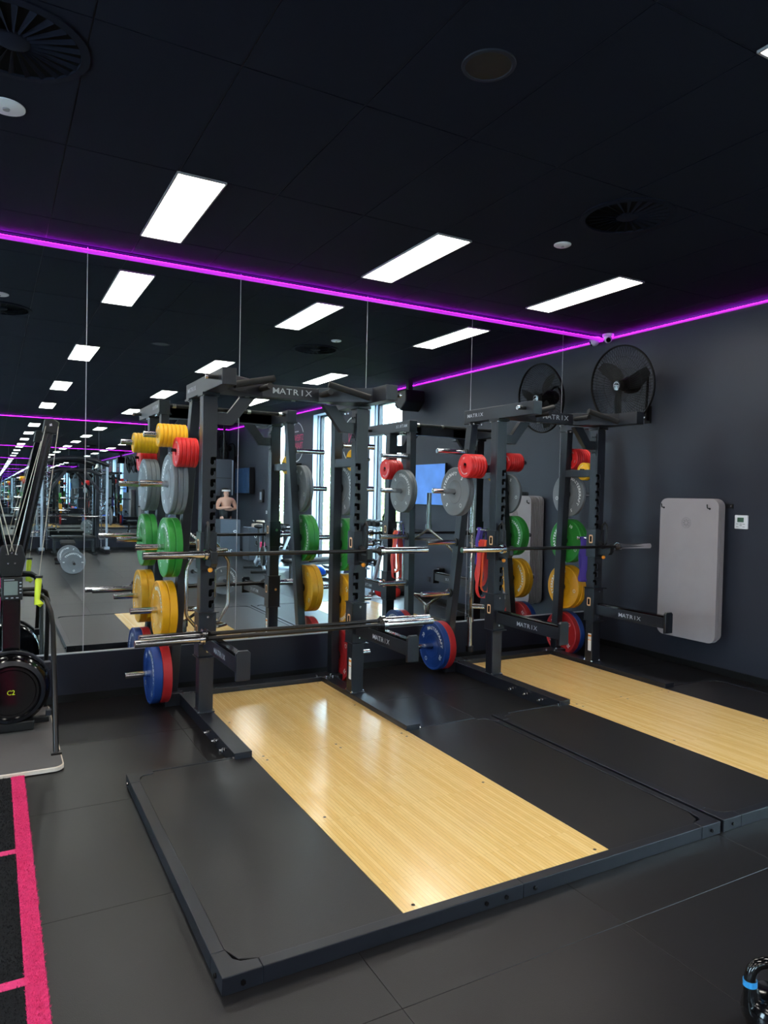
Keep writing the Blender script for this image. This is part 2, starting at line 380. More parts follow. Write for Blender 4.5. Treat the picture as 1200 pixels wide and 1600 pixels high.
# ---------------------------------------------------------------- lifting platforms
def bolt(mb, p, ax, r=.009, h=.008):
    p = Vector(p); a = Vector(ax).normalized(); return mb.tube([p, p+a*h], r, 6)
def platform(cx, label):
    t = thing('lifting_platform', label, 'lifting platform', (cx, -1.87, 0), 0, 'lifting platforms')
    off = (0, 1.87, 0); h = .058; W = 1.257; yf, yr = -3.687, -1.805; ww = .542; fr = .05
    for x0, x1 in ((-W+fr, -ww), (ww, W-fr)):
        MB(off).prism(rrect(x0, x1, yf+fr, yr-fr*.6, .002, 1) if False else
                      ([(x0, yr-.02), (x0, yf+fr), (x1-.1, yf+fr), (x1-.03, yf+fr+.03), (x1, yf+fr+.1), (x1, yr-.02-.1), (x1-.03, yr-.05), (x1-.1, yr-.02)] if x0 > 0 else
                       [(x1, yf+fr), (x1, yr-.02), (x0+.1, yr-.02), (x0+.03, yr-.05), (x0, yr-.12), (x0, yf+fr+.1), (x0+.03, yf+fr+.03), (x0+.1, yf+fr)]), 'z', .004, h-.001).build('rubber_inlay', 'mat_rubber', t, bevel=.003)
    # steel edge: front in two halves, sides, rear strip, corner plates
    for s in (-1, 1):
        MB(off).box(min(0, s*(W-.14))+(.0008 if s > 0 else 0), max(0, s*(W-.14))-(.0008 if s < 0 else 0), yf, yf+fr-.001, 0, h+.003).build('front_rail', 'steel', t, bevel=.003)
        o = MB(off).box(*sorted((s*(W-fr+.001), s*W)), yf+.14, yr-.14, 0, h+.003).build('side_rail', 'steel', t, bevel=.003)
        for yy, sg in ((yf, 1), (yr, -1)):
            p = [(s*W, yy), (s*(W-.139), yy), (s*(W-.139), yy+sg*fr), (s*(W-.08), yy+sg*(fr+.012)), (s*(W-.06), yy+sg*.085), (s*(W-fr), yy+sg*.139), (s*W, yy+sg*.139)]
            c = MB(off).prism(p, 'z', 0, h+.0035).build('corner_plate', 'steel', t, bevel=.003)
            bm_ = MB(off); bolt(bm_, (s*(W-.07), yy, .03), (0, -sg, 0)); bolt(bm_, (s*W, yy+sg*.07, .03), (s, 0, 0)); bm_.build('bolt', 'gloss', c)
        MB(off).box(*sorted((s*(ww+.07), s*(W-.14))), yr-.019, yr, 0, h+.002).build('rear_rail', 'steel', t, bevel=.002)
    fb = MB(off)
    for x in (-.09, .06, -.19): bolt(fb, (x, yf, .03), (0, -1, 0))
    fb.build('bolt', 'gloss', t)
    for y0, y1 in ((yf+fr, -1.905), (-1.902, -.447)):
        p = MB(off).box(-ww+.001, ww-.001, y0, y1, .03 if y0 > -2 else .004, h).build('wood_board', 'wood', t, bevel=.001, seg=1)
        hb = MB(off)
        for x in (-ww+.06, ww-.06, 0):
            for yy in (y0+.03, y1-.035, (y0+y1)/2):
                if x == 0 and yy == (y0+y1)/2 or (x == 0 and yy == y0+.03 and y0 < -2): continue
                hb.lathe([(.001, h+.0006), (.008, h+.0006)], 12, Matrix.Translation((x, yy, 0)))
        hb.build('screw_head', 'dark', p)
    return t
platform(-4.195, 'bamboo and rubber lifting platform in front of the left rack')
platform(-1.657, 'bamboo and rubber lifting platform in front of the right rack')

# ---------------------------------------------------------------- power racks
U = .595
def legy(z): return -.405-.088*(z-.74)
def legx(z): return .598+.045*(2.06-z)      # rear legs splay outwards towards the floor
PEGZ = (2.055, 1.695, 1.22, .74, .25)
def word(mb, t, size, mtx): return mb.text(t, size*1.1, mtx, 1.25, gap=size*.93)
def rack(cx, label):
    t = thing('power_rack', label, 'power rack', (cx, -1.0, 0), 0, 'black power racks')
    off = (0, 1.0, 0)
    for s in (-1, 1):
        xo = lambda v: s*(U+v)      # v>0 outwards
        # upright body and notched front plate
        u = MB(off).box(*sorted((xo(-.0495), xo(.05))), -.987, -.905, .095, 2.31).build('upright', 'steel', t, bevel=.004)
        poly = [(xo(.05), .095), (xo(.05), 2.31), (xo(-.05), 2.31)]
        zs = [.86+.0775*k for k in range(3)]+[1.40+.0775*k for k in range(7)]
        for z in reversed(zs):
            poly += [(xo(-.05), z+.022), (xo(-.016), z+.022), (xo(-.009), z+.015), (xo(-.007), z-.022), (xo(-.013), z-.032), (xo(-.028), z-.032), (xo(-.035), z-.024), (xo(-.035), z-.002), (xo(-.05), z-.002)]
        poly += [(xo(-.05), .095)]
        MB(off).prism(poly, 'y', -1.0, -.9875).build('hook_plate', 'steel', u, bevel=.0015, seg=1)
        MB(off).box(*sorted((xo(-.049), xo(-.003))), -.9878, -.9872, .7, 1.9).build('slot_liner', 'slot', u)  # shade of the hollow post interior, painted as a thin black strip
        bp = MB(off).box(*sorted((xo(-.062), xo(.062))), -1.012, -.893, .093, .101).build('base_plate', 'steel', u, bevel=.002)
        q = MB(off)
        for a in (-.05, .05):
            for b_ in (-1.0, -.905): bolt(q, (xo(a), b_, .1), (0, 0, 1), .009, .012)
        q.build('base_bolt', 'bolt', u)
        # top plate bolts
        q = MB(off)
        for a in (-.04, .04):
            bolt(q, (xo(a), -1.0, 2.317), (0, -1, 0), .008, .014)
        q.build('top_bolt', 'bolt', u)
        if s > 0:
            lb = MB(off).box(U-.0506, U-.0496, -.985, -.945, .2, .365).build('warning_label', 'white', u)
            lb['label'] = 'white and orange warning sticker'
            MB(off).box(U-.0512, U-.0507, -.985, -.945, .335, .352).box(U-.0512, U-.0507, -.985, -.945, .300, .306).build('label_stripe', 'orange', u)
        # rear leg
        a, b_ = Vector((s*legx(2.32), legy(2.32), 2.32)), Vector((s*legx(.09), legy(.09), .09))
        lg = MB(off).beam(b_, a, .07, .085, (1, 0, 0)).build('rear_leg', 'steel', t, bevel=.004)
        for z in PEGZ: MB(off).cyl((s*(legx(z)+.034), legy(z), z), (s*(legx(z)+.05), legy(z), z), .038, 20).build('peg_collar', 'dark', lg)
        for z in PEGZ:
            q = MB(off); e = s*(legx(z)+.355)
            q.tube([(s*(legx(z)+.03), legy(z), z), (e-s*.0015, legy(z), z), (e, legy(z), z)], [.0235, .0235, .0215], 20).build('storage_peg', 'chrome', t, smooth=True)
        # short link between upright and leg, small peg
        lk = MB(off).box(s*U-.022, s*U+.022, -.905, legy(1.9)-.035, 1.865, 1.935).build('link_bar', 'steel', t, bevel=.003)
        MB(off).tube([(s*(U+.0), -.735, 1.935), (s*(U+.205), -.735, 1.935)], .012, 14).build('small_peg', 'gloss', lk, smooth=True)
        q = MB(off).box(s*U-.02, s*U+.02, -.905, legy(.35)-.03, .33, .39).build('lower_link_bar', 'steel', t, bevel=.003) if False else None
        # foot
        ft = MB(off).box(*sorted((s*(U-.055), s*(U+.055))), -1.85, -.444, .082, .094).box(*sorted((s*(U-.055), s*(U-.043))), -1.85, -.444, 0, .082).box(*sorted((s*(U+.035), s*(U+.047))), -1.83, -.444, 0, .082).box(*sorted((s*(U-.043), s*(U+.05))), -1.85, -1.84, 0, .082).build('foot_beam', 'steel', t, bevel=.002)
        for k, yy in enumerate((-1.80, -1.63, -1.45, -1.27)):
            q = MB(off); x0 = s*(U+.047)
            bolt(q, (x0, yy, .045), (s, 0, 0), .014, .018); q.tube([(x0, yy, .045), (x0+s*.036, yy, .045)], .007, 8); bolt(q, (x0, yy-.035, .06), (s, 0, 0), .010, .014)
            q.build('foot_bolt', 'bolt', ft)
        q = MB(off)
        for a in (-.03, .03): bolt(q, (s*U+a, -.47, .094), (0, 0, 1), .009, .012)
        q.build('foot_bolt', 'bolt', ft)
        # top beam along y
        tb = MB(off).box(*sorted((s*(U-.045), s*(U+.048))), -1.45, -.49, 2.33, 2.44).build('top_beam', 'steel', t, bevel=.004)
        mw = frame_mtx((s*(U+.0486), -.66, 2.385), (0, s, 0), (0, 0, 1)); word(MB(off), 'MATRIX', .042, mw).build('lettering', 'greyprint', tb)
        MB(off).cyl((s*(U+.045), -1.35, 2.385), (s*(U+.115), -1.35, 2.385), .015, 14).build('side_stub', 'grip', tb)
        MB(off).cyl((s*(U+.115), -1.35, 2.385), (s*(U+.130), -1.35, 2.385), .017, 14).build('stub_cap', 'bolt', tb)
        MB(off).box(*sorted((s*(U-.06), s*(U+.055))), -.60, -.48, 2.318, 2.33).build('joint_plate', 'steel', tb); MB(off).box(*sorted((s*(U-.06), s*(U+.06))), -1.02, -.885, 2.31, 2.33).build('joint_plate', 'steel', tb)
        q = MB(off)
        for a, yy in ((-.05, -.58), (.045, -.58), (-.05, -.63), (.045, -.64), (-.05, -.9), (.05, -.9), (.05, -1.0)): bolt(q, (s*U+s*a, yy, 2.318), (0, 0, -1), .009, .014)
        q.build('plate_bolt', 'bolt', tb)
        # gusset between upright and cross bar
        MB(off).prism([(s*(U-.05), 2.12), (s*(U-.05), 2.20), (s*(U-.13), 2.20), (s*(U-.22), 2.32), (s*(U-.33), 2.32), (s*(U-.17), 2.12)], 'y', -.975, -.925).build('gusset', 'steel', t, bevel=.003)
        q = MB(off)
        for a in (2.09, 2.24):
            for yy in (-.965, -.935): bolt(q, (s*(U-.052), yy, a), (-s, 0, 0), .009, .01)
        q.box(*sorted((s*(U-.049), s*(U-.055))), -.985, -.915, 2.06, 2.27).build('gusset_plate', 'bolt' if False else 'steel', t)
        # corner web
        MB(off).prism([(s*.22, -1.005), (s*(U-.045), -1.24), (s*(U-.045), -.94), (s*.22, -.94)], 'z', 2.332, 2.438).build('corner_web', 'steel', t, bevel=.003)
        # grips
        g1 = MB(off).tube([(s*.51, -1.27, 2.36), (s*.212, -1.205, 2.437)], .0235, 18).build('pull_up_grip', 'grip', t, smooth=True)
        MB(off).tube([(s*.212, -1.205, 2.437), (s*.208, -1.2042, 2.438)], .0245, 18).build('grip_cap', 'shaft', g1, smooth=True)
        g2 = MB(off).tube([(s*.24, -1.0, 2.385), (s*.23, -1.19, 2.388)], .021, 18).build('short_grip', 'grip', t, smooth=True)
        MB(off).tube([(s*.23, -1.188, 2.388), (s*.23, -1.194, 2.388)], .0215, 18).build('grip_cap', 'shaft', g2, smooth=True)
        # safety arm on a carrier sleeve
        sa = MB(off).box(s*U-.062, s*U+.062, -1.014, -.89, .49, .80).build('safety_arm', 'steel', t, bevel=.004)
        MB(off).box(s*U-.03, s*U+.03, -1.80, -1.012, .553, .645).build('arm_tube', 'steel', sa, bevel=.003)
        MB(off).box(s*U-.026, s*U+.026, -1.795, -1.03, .645, .664).build('arm_pad', 'gloss', sa, bevel=.004)
        MB(off).prism([(s*U-.045, .515), (s*U+.045, .515), (s*U+.045, .68), (s*U+.03, .695), (s*U-.03, .695), (s*U-.045, .68)], 'y', -1.825, -1.80).build('end_plate', 'steel', sa, bevel=.004)
        for e in (-1, 1): word(MB(off), 'MATRIX', .045, frame_mtx((s*U+e*.0308, -1.42, .595), (0, e, 0), (0, 0, 1))).build('lettering', 'greyprint', sa)
        MB(off).prism(rrect(-.975, -.93, .63, .71, .01, 3), 'x', *sorted((s*U-.0622, s*U-.0635))).build('frame_ring', 'peach', sa)
        MB(off).prism(rrect(-.965, -.94, .642, .698, .006, 3), 'x', *sorted((s*U-.0632, s*U-.0642))).build('ring_slot', 'slot', sa)
        MB(off).cyl((s*U-.0, -.89, .67), (s*U, -.85, .67), .013, 12).build('lock_pin', 'bolt', sa)
        q = MB(off); bolt(q, (s*U, -1.014, .77), (0, -1, 0)); bolt(q, (s*U, -1.014, .53), (0, -1, 0)); q.build('carrier_bolt', 'bolt', sa)
        for z in (.484, .800): MB(off).box(s*U-.07, s*U+.07, -1.045, -.89, z, z+.006).build('carrier_plate', 'steel', sa)
        # j-hook carrying the bar
        jc = MB(off).box(s*U-.058, s*U+.058, -1.012, -.892, 1.10, 1.36).build('bar_hook', 'steel', t, bevel=.004)
        MB(off).prism([(-1.012, 1.13), (-1.14, 1.13), (-1.165, 1.155), (-1.165, 1.235), (-1.15, 1.235), (-1.14, 1.18), (-1.06, 1.18), (-1.05, 1.23), (-1.012, 1.25)], 'x', s*U-.022, s*U+.022).build('hook_cradle', 'dark', jc, bevel=.003)
        MB(off).tube([(s*U+s*.02, -1.02, 1.17), (s*U+s*.02, -1.075, 1.24), (s*U+s*.02, -1.075, 1.40), (s*U+s*.02, -1.05, 1.43), (s*U+s*.02, -1.015, 1.40), (s*U+s*.02, -1.012, 1.25)], .010, 10).build('hook_handle', 'dark', jc, smooth=True)
        MB(off).tube([(s*U, -1.01, 1.11), (s*U, -1.05, 1.105)], .012, 10).build('pin_stem', 'dark', jc)
        MB(off).ball((s*U+.0, -1.062, 1.103), .017).build('release_knob', 'orange', jc, smooth=True)
        MB(off).prism(rrect(-.975, -.93, 1.23, 1.31, .01, 3), 'x', *sorted((s*U-.0582, s*U-.0595))).build('frame_ring', 'peach', jc)
        MB(off).prism(rrect(-.965, -.94, 1.242, 1.298, .006, 3), 'x', *sorted((s*U-.0592, s*U-.0602))).build('ring_slot', 'slot', jc)
        MB(off).cyl((s*U, -.89, 1.27), (s*U, -.85, 1.27), .013, 12).build('lock_pin', 'bolt', jc)
    MB(off).box(-U+.045, U-.045, -1.0, -.94, 2.335, 2.43).build('cross_bar', 'steel', t, bevel=.003)
    word(MB(off), 'MATRIX', .055, frame_mtx((.010, -1.001, 2.385), (1, 0, 0), (0, 0, 1))).build('lettering', 'greyprint', t.children[-1])
    rb = MB(off).box(-U-.16, U+.16, -.443, -.30, .0, .096).build('rear_beam', 'steel', t, bevel=.004)
    q = MB(off)
    for x in (-.72, -.63, -.5, .5, .63, .72): bolt(q, (x, -.42, .096), (0, 0, 1), .009, .014)
    q.build('beam_bolt', 'bolt', rb)
    rc = MB(off).tube([(-U+.04, -.56, 2.40), (U-.04, -.56, 2.40)], .017, 16).build('rear_pull_up_bar', 'grip', t, smooth=True)
    for x in (-.5, -.19, .19, .5): MB(off).tube([(x-.015, -.56, 2.40), (x+.015, -.56, 2.40)], .0195, 16).build('bar_ring', 'brushed', rc, smooth=True)
    return t
RA, RB = -4.200, -1.645
ra = rack(RA, 'black power rack on the left bamboo platform')
rb_ = dup(ra, (RB, -1.0, 0), 'black power rack on the right bamboo platform, beside the slate wall')

# ---------------------------------------------------------------- barbells
def barbell(loc, label, rz=0, length=2.2):
    t = thing('barbell', label, 'barbell', loc, rz, 'olympic barbells')
    h = length/2; c = h-.43
    MB().cyl((-c, 0, 0), (c, 0, 0), .0145, 16).build('shaft', 'shaft', t, smooth=True)
    for s in (-1, 1):
        MB().tube([(s*c, 0, 0), (s*(h-.0015), 0, 0), (s*h, 0, 0)], [.025, .025, .023], 24).build('sleeve', 'chrome', t, smooth=True)
        cl = MB().tube([(s*(c-.005), 0, 0), (s*(c+.004), 0, 0)], .037, 24).tube([(s*(c+.008), 0, 0), (s*(c+.026), 0, 0)], .037, 24)
        cl.build('collar', 'chrome', t, smooth=True)
        MB().tube([(s*(c-.03), 0, 0), (s*(c-.006), 0, 0)], [.017, .034], 20).build('bushing', 'shaft', t, smooth=True)
    return t
b0 = barbell((-4.152, -1.10, 1.213), 'barbell with black shaft racked high across the left power rack')
b1 = dup(b0, (-4.237, -1.332, .684), 'barbell lying on the safety arms of the left rack, front one of the pair', R(0))
b2 = dup(b0, (-4.189, -1.208, .690), 'barbell lying on the safety arms of the left rack, behind the front one')
b3 = dup(b0, (-1.672, -1.185, 1.213), 'barbell with black shaft racked high across the right power rack')

# ---------------------------------------------------------------- weight plates
def plate_proto(color, r, th, num, small=False):
    t = thing('weight_plate', '', 'weight plate', (0, -30, 0), 0)
    h = th/2; rh = .026; MX = Matrix.Rotation(PI/2, 4, 'Y')
    if small: prof = [(rh, -h*.9), (r*.45, -h*.9), (r*.5, -h*.7), (r*.84, -h*.7), (r*.88, -h), (r-.005, -h), (r, -h+.005), (r, h-.005), (r-.005, h), (r*.88, h), (r*.84, h*.7), (r*.5, h*.7), (r*.45, h*.9), (rh, h*.9), (rh, -h*.9)]
    else: prof = [(rh, -h*.8), (.105, -h*.8), (.108, -h*.8-.002), (.112, -h*.8), (.116, -h*.86), (r-.022, -h*.86), (r-.017, -h), (r-.005, -h), (r, -h+.005), (r, h-.005), (r-.005, h), (r-.017, h), (r-.022, h*.86), (.116, h*.86), (.112, h*.8), (.108, h*.8+.002), (.105, h*.8), (rh, h*.8), (rh, -h*.8)]
    MB().lathe(prof, 56, MX).build('disc', color, t, smooth=True)
    for e in (() if small else (-1, 1)): MB().lathe([(rh-.0005, e*h*.82), (rh+.012, e*h*.82), (rh+.012, e*h*.8)], 24, MX).build('hub_ring', color, t, smooth=True)
    hf = (h*.7 if small else h*.86)+.0006; rm = r*.67 if small else .165; sz = r*.15 if small else .042
    for s in (-1, 1):
        q = MB()
        def put(ch, ang, size, rad=rm, flip=0):
            a = R(ang)
            # looking at the face from outside: face -x seen from -x: right = -y , up = +z
            right = Vector((0, s, 0)); upv = Vector((0, 0, 1))
            pos = (right*math.cos(a)+upv*math.sin(a))*rad+Vector((s*hf, 0, 0))
            uy = (right*math.cos(a)+upv*math.sin(a)); ux = right*math.sin(a)-upv*math.cos(a)
            q.text(ch, size, frame_mtx(pos, ux, uy), 1.1, bold=.03)
        wd = 'MASTERKRAFT'
        for i, ch in enumerate(wd): put(ch, 112-i*(10.4 if not small else 11), sz)
        if not small:
            put(num, 152, .044); put(num, -30, .044)
            for k in range(8):
                a = 2*PI*k/8; right = Vector((0, s, 0)); upv = Vector((0, 0, 1))
                c = (right*math.cos(R(235))+upv*math.sin(R(235)))*rm+Vector((s*hf, 0, 0))
                p0 = c+(right*math.cos(a)+upv*math.sin(a))*.0115; p1 = c+(right*math.cos(a)+upv*math.sin(a))*.0185
                tt = (right*-math.sin(a)+upv*math.cos(a))*.0045
                q.add([p0-tt*.7, p1-tt, p1+tt, p0+tt*.7], [(0, 1, 2, 3)])
        else: put(num, -75, sz*1.2)
        q.build('lettering', 'white', t)
    return t
PT = {k: plate_proto(*v) for k, v in dict(grey=('grey', .225, .035, '5'), green=('green', .225, .05, '10'), yellow=('yellow', .225, .056, '15'), blue=('blue', .225, .064, '20'),
      red=('red', .225, .068, '25'), sred=('brightred', .107, .028, '2.5', True), syel=('brightyellow', .087, .028, '1.5', True)).items()}
TH = dict(grey=.035, green=.05, yellow=.056, blue=.064, red=.068, sred=.028, syel=.028)
CN = dict(grey='grey', green='green', yellow='yellow', blue='blue', red='red', sred='small red', syel='small yellow')
used = set()
ORD = ['innermost', 'second', 'third', 'fourth', 'fifth', 'sixth', 'seventh']
def place(kind, loc, rot, label, group):
    if kind not in used: o = PT[kind]; used.add(kind)
    else: o = copy_tree(PT[kind])
    o.location = loc; o.rotation_euler = rot; o['label'] = label; o['group'] = group; return o
def stack(cx, s, z, kinds, rackname, y=None, start=.052, rest=True, gap=.0012):
    x = (U if y is not None else legx(z))+start; n = len(kinds)
    side = 'left' if s < 0 else 'right'
    for i, k in enumerate(kinds):
        th = TH[k]; same = [j for j in range(n) if kinds[j] == k]; p = same.index(i)
        if len(same) == 1: pos = 'alone on its peg' if n == 1 else ('outer on its peg' if i == n-1 else 'inner on its peg')
        elif p == 0: pos = 'closest to the frame'
        elif p == len(same)-1: pos = 'outermost'
        else: pos = '%s from the frame' % ORD[p]
        yy = legy(z) if y is None else y
        drop = (.0035 if not k.startswith('s') else (.0025 if y is None else .0135))
        rx = random.uniform(-180, 180)
        if (cx, s) == (RA, -1) or k == 'blue' and s < 0: rx = random.uniform(-25, 25) if k != 'grey' else -80
        if k == 'blue' and cx == RB and s < 0: rx = 0
        if k == 'grey' and cx == RB and s < 0: rx = -75
        place(k, (cx+s*(x+th/2), yy, z-drop), (R(rx), 0, 0), '%s weight plate, %s, %s side of %s rack' % (CN[k], pos, side, rackname), '%s plates on the %s rack, %s side' % (CN[k], rackname, side))
        x += th+gap

stack(RA, -1, 2.055, ['syel']*7, 'left'); stack(RA, -1, 1.935, ['sred']*5, 'left', y=-.735, start=.03)
stack(RA, -1, 1.695, ['grey']*3, 'left'); stack(RA, -1, 1.22, ['green']*2, 'left'); stack(RA, -1, .74, ['yellow']*2, 'left'); stack(RA, -1, .25, ['red', 'blue'], 'left')
stack(RA, 1, 1.935, ['syel']*3, 'left', y=-.735, start=.03); stack(RA, 1, 1.695, ['grey']*2, 'left'); stack(RA, 1, 1.22, ['green']*2, 'left'); stack(RA, 1, .74, ['yellow']*2, 'left'); stack(RA, 1, .25, ['red'], 'left')
stack(RB, -1, 1.935, ['sred']*6, 'right', y=-.735, start=.03); stack(RB, -1, 1.695, ['grey']*2, 'right'); stack(RB, -1, .25, ['red', 'blue'], 'right')
stack(RB, 1, 2.055, ['sred']*7, 'right'); stack(RB, 1, 1.935, ['syel']*2, 'right', y=-.735, start=.03); stack(RB, 1, 1.695, ['grey']*1, 'right'); stack(RB, 1, 1.22, ['green']*2, 'right'); stack(RB, 1, .74, ['yellow']*2, 'right'); stack(RB, 1, .25, ['red', 'blue'], 'right')

# ---------------------------------------------------------------- hex bars standing behind the racks
def hexbar(loc, label, rz):
    t = thing('hex_bar', label, 'hex bar', loc, rz, 'hex bars')
    MB().tube([(0, 0, 0), (0, 0, .30)], .0245, 20).build('sleeve', 'hexsteel', t, smooth=True)
    MB().tube([(0, 0, 1.18), (0, 0, 1.52)], .0245, 20).build('sleeve', 'hexsteel', t, smooth=True)
    MB().tube([(0, 0, .29), (0, 0, .335)], .034, 20).tube([(0, 0, 1.145), (0, 0, 1.19)], .034, 20).build('collar', 'hexsteel', t, smooth=True)
    for s in (-1, 1):
        MB().tube([(0, 0, .33), (s*.15, 0, .44), (s*.27, 0, .54), (s*.285, 0, .57), (s*.285, 0, .90), (s*.27, 0, .93), (s*.15, 0, 1.03), (0, 0, 1.14)], .0135, 12).build('side_rail', 'hexsteel', t, smooth=True)
    for z in (.44, 1.03):
        MB().tube([(-.15, 0, z), (.15, 0, z)], .0135, 12).build('cross_rail', 'hexsteel', t, smooth=True)
        MB().tube([(-.07, 0, z), (-.07, -.11, z), (-.06, -.125, z), (.06, -.125, z), (.07, -.11, z), (.07, 0, z)], .012, 10).build('handle_loop', 'hexsteel', t, smooth=True)
    return t
hb = hexbar((RB-.445, -.388, .16), 'upright steel hex bar at the rear left corner of the right rack', R(54))
dup(hb, (RA-.425, -.388, .16), 'upright steel hex bar at the rear left corner of the left rack', R(41))
for x, lb, z in ((RB-.445, 'black upright bar holder at the rear left corner of the right rack', .16), (RA-.425, 'black upright bar holder on the rear beam of the left rack', .16)):
    t = thing('bar_holder', lb, 'bar holder', (x, -.388, .096))
    MB().box(-.055, .055, -.05, .05, .0005, .008).build('plate', 'steel', t, bevel=.002)
    MB().lathe([(.001, z-.094), (.036, z-.094), (.036, z-.04), (.030, z-.04), (.030, z-.09)], 24).build('cup', 'dark', t, smooth=True)

# ---------------------------------------------------------------- resistance bands
def band(name_lb, loc, z1, z0, w_, spread, mt_, rz, flat=.0):
    t = thing('resistance_band', name_lb, 'resistance band', loc, rz, 'resistance bands')
    n = 40; vs = []; fs = []; pts = []
    for k in range(n):
        a = 2*PI*k/n; y = math.sin(a); x = math.cos(a)
        zz = z0+(z1-z0)*(.5+.5*y); wd = (.022+spread*(.5-.5*y))*(abs(x)**.55)*(1 if x > 0 else -1)
        pts.append(Vector((wd, .008*math.sin(5*a+flat), zz)))
    N = n
    for k, p in enumerate(pts):
        d = (pts[(k+1) % N]-pts[k-1]).normalized(); nn = d.cross(Vector((0, 1, 0))).normalized(); th = .0022
        vs += [p+Vector((0, -w_/2, 0))-nn*th, p+Vector((0, w_/2, 0))-nn*th, p+Vector((0, w_/2, 0))+nn*th, p+Vector((0, -w_/2, 0))+nn*th]
    for k in range(N):
        j = (k+1) % N
        for q in range(4): fs.append((4*k+q, 4*k+(q+1) % 4, 4*j+(q+1) % 4, 4*j+q))
    MB().add(vs, fs).build('loop', mt_, t, smooth=True)
    return t
bx = RB-.595
for k, (dy, mt_, w_, sp, z0, lb) in enumerate(((-.0, 'bandorange', .03, .030, .80, 'thin orange resistance band hanging behind the left post of the right rack'),
     (.038, 'bandred', .032, .05, .74, 'longest red resistance band hanging behind the left post of the right rack'),
     (.074, 'bandred', .03, .035, .84, 'red resistance band hanging nearest the rear leg of the right rack'))):
    band(lb, (bx, -.815+dy, 0), 1.262-.0*k, z0, w_*1.35, sp*1.2, mt_, R(-12+9*k), k)
band('dark purple resistance band hanging inside the left post of the right rack', (bx, -.705, 0), 1.37, 1.02, .03, .02, 'purple', R(20))
band('wide purple resistance band hanging at the right post of the right rack', (RB+.595, -.80, 0), 1.28, .84, .06, .03, 'purple', R(60), 1)
for x, z, y1, lb in ((bx, 1.245, -.70, 'steel band peg on the left post of the right rack'), (RB+.595, 1.265, -.74, 'steel band peg on the right post of the right rack')):
    t = thing('band_peg', lb, 'peg', (x, -.905, z))
    MB().cyl((0, 0, 0), (0, y1+.905, 0), .012, 14).build('pin', 'chrome', t, smooth=True); MB().cyl((0, y1+.905, 0), (0, y1+.92, 0), .018, 14).build('cap', 'chrome', t, smooth=True)
t = thing('band_peg', 'upper steel band peg for the dark purple band', 'peg', (bx, -.72, 1.352)); MB().cyl((-.0, -.19, 0), (0, .05, 0), .011, 14).build('pin', 'chrome', t, smooth=True)

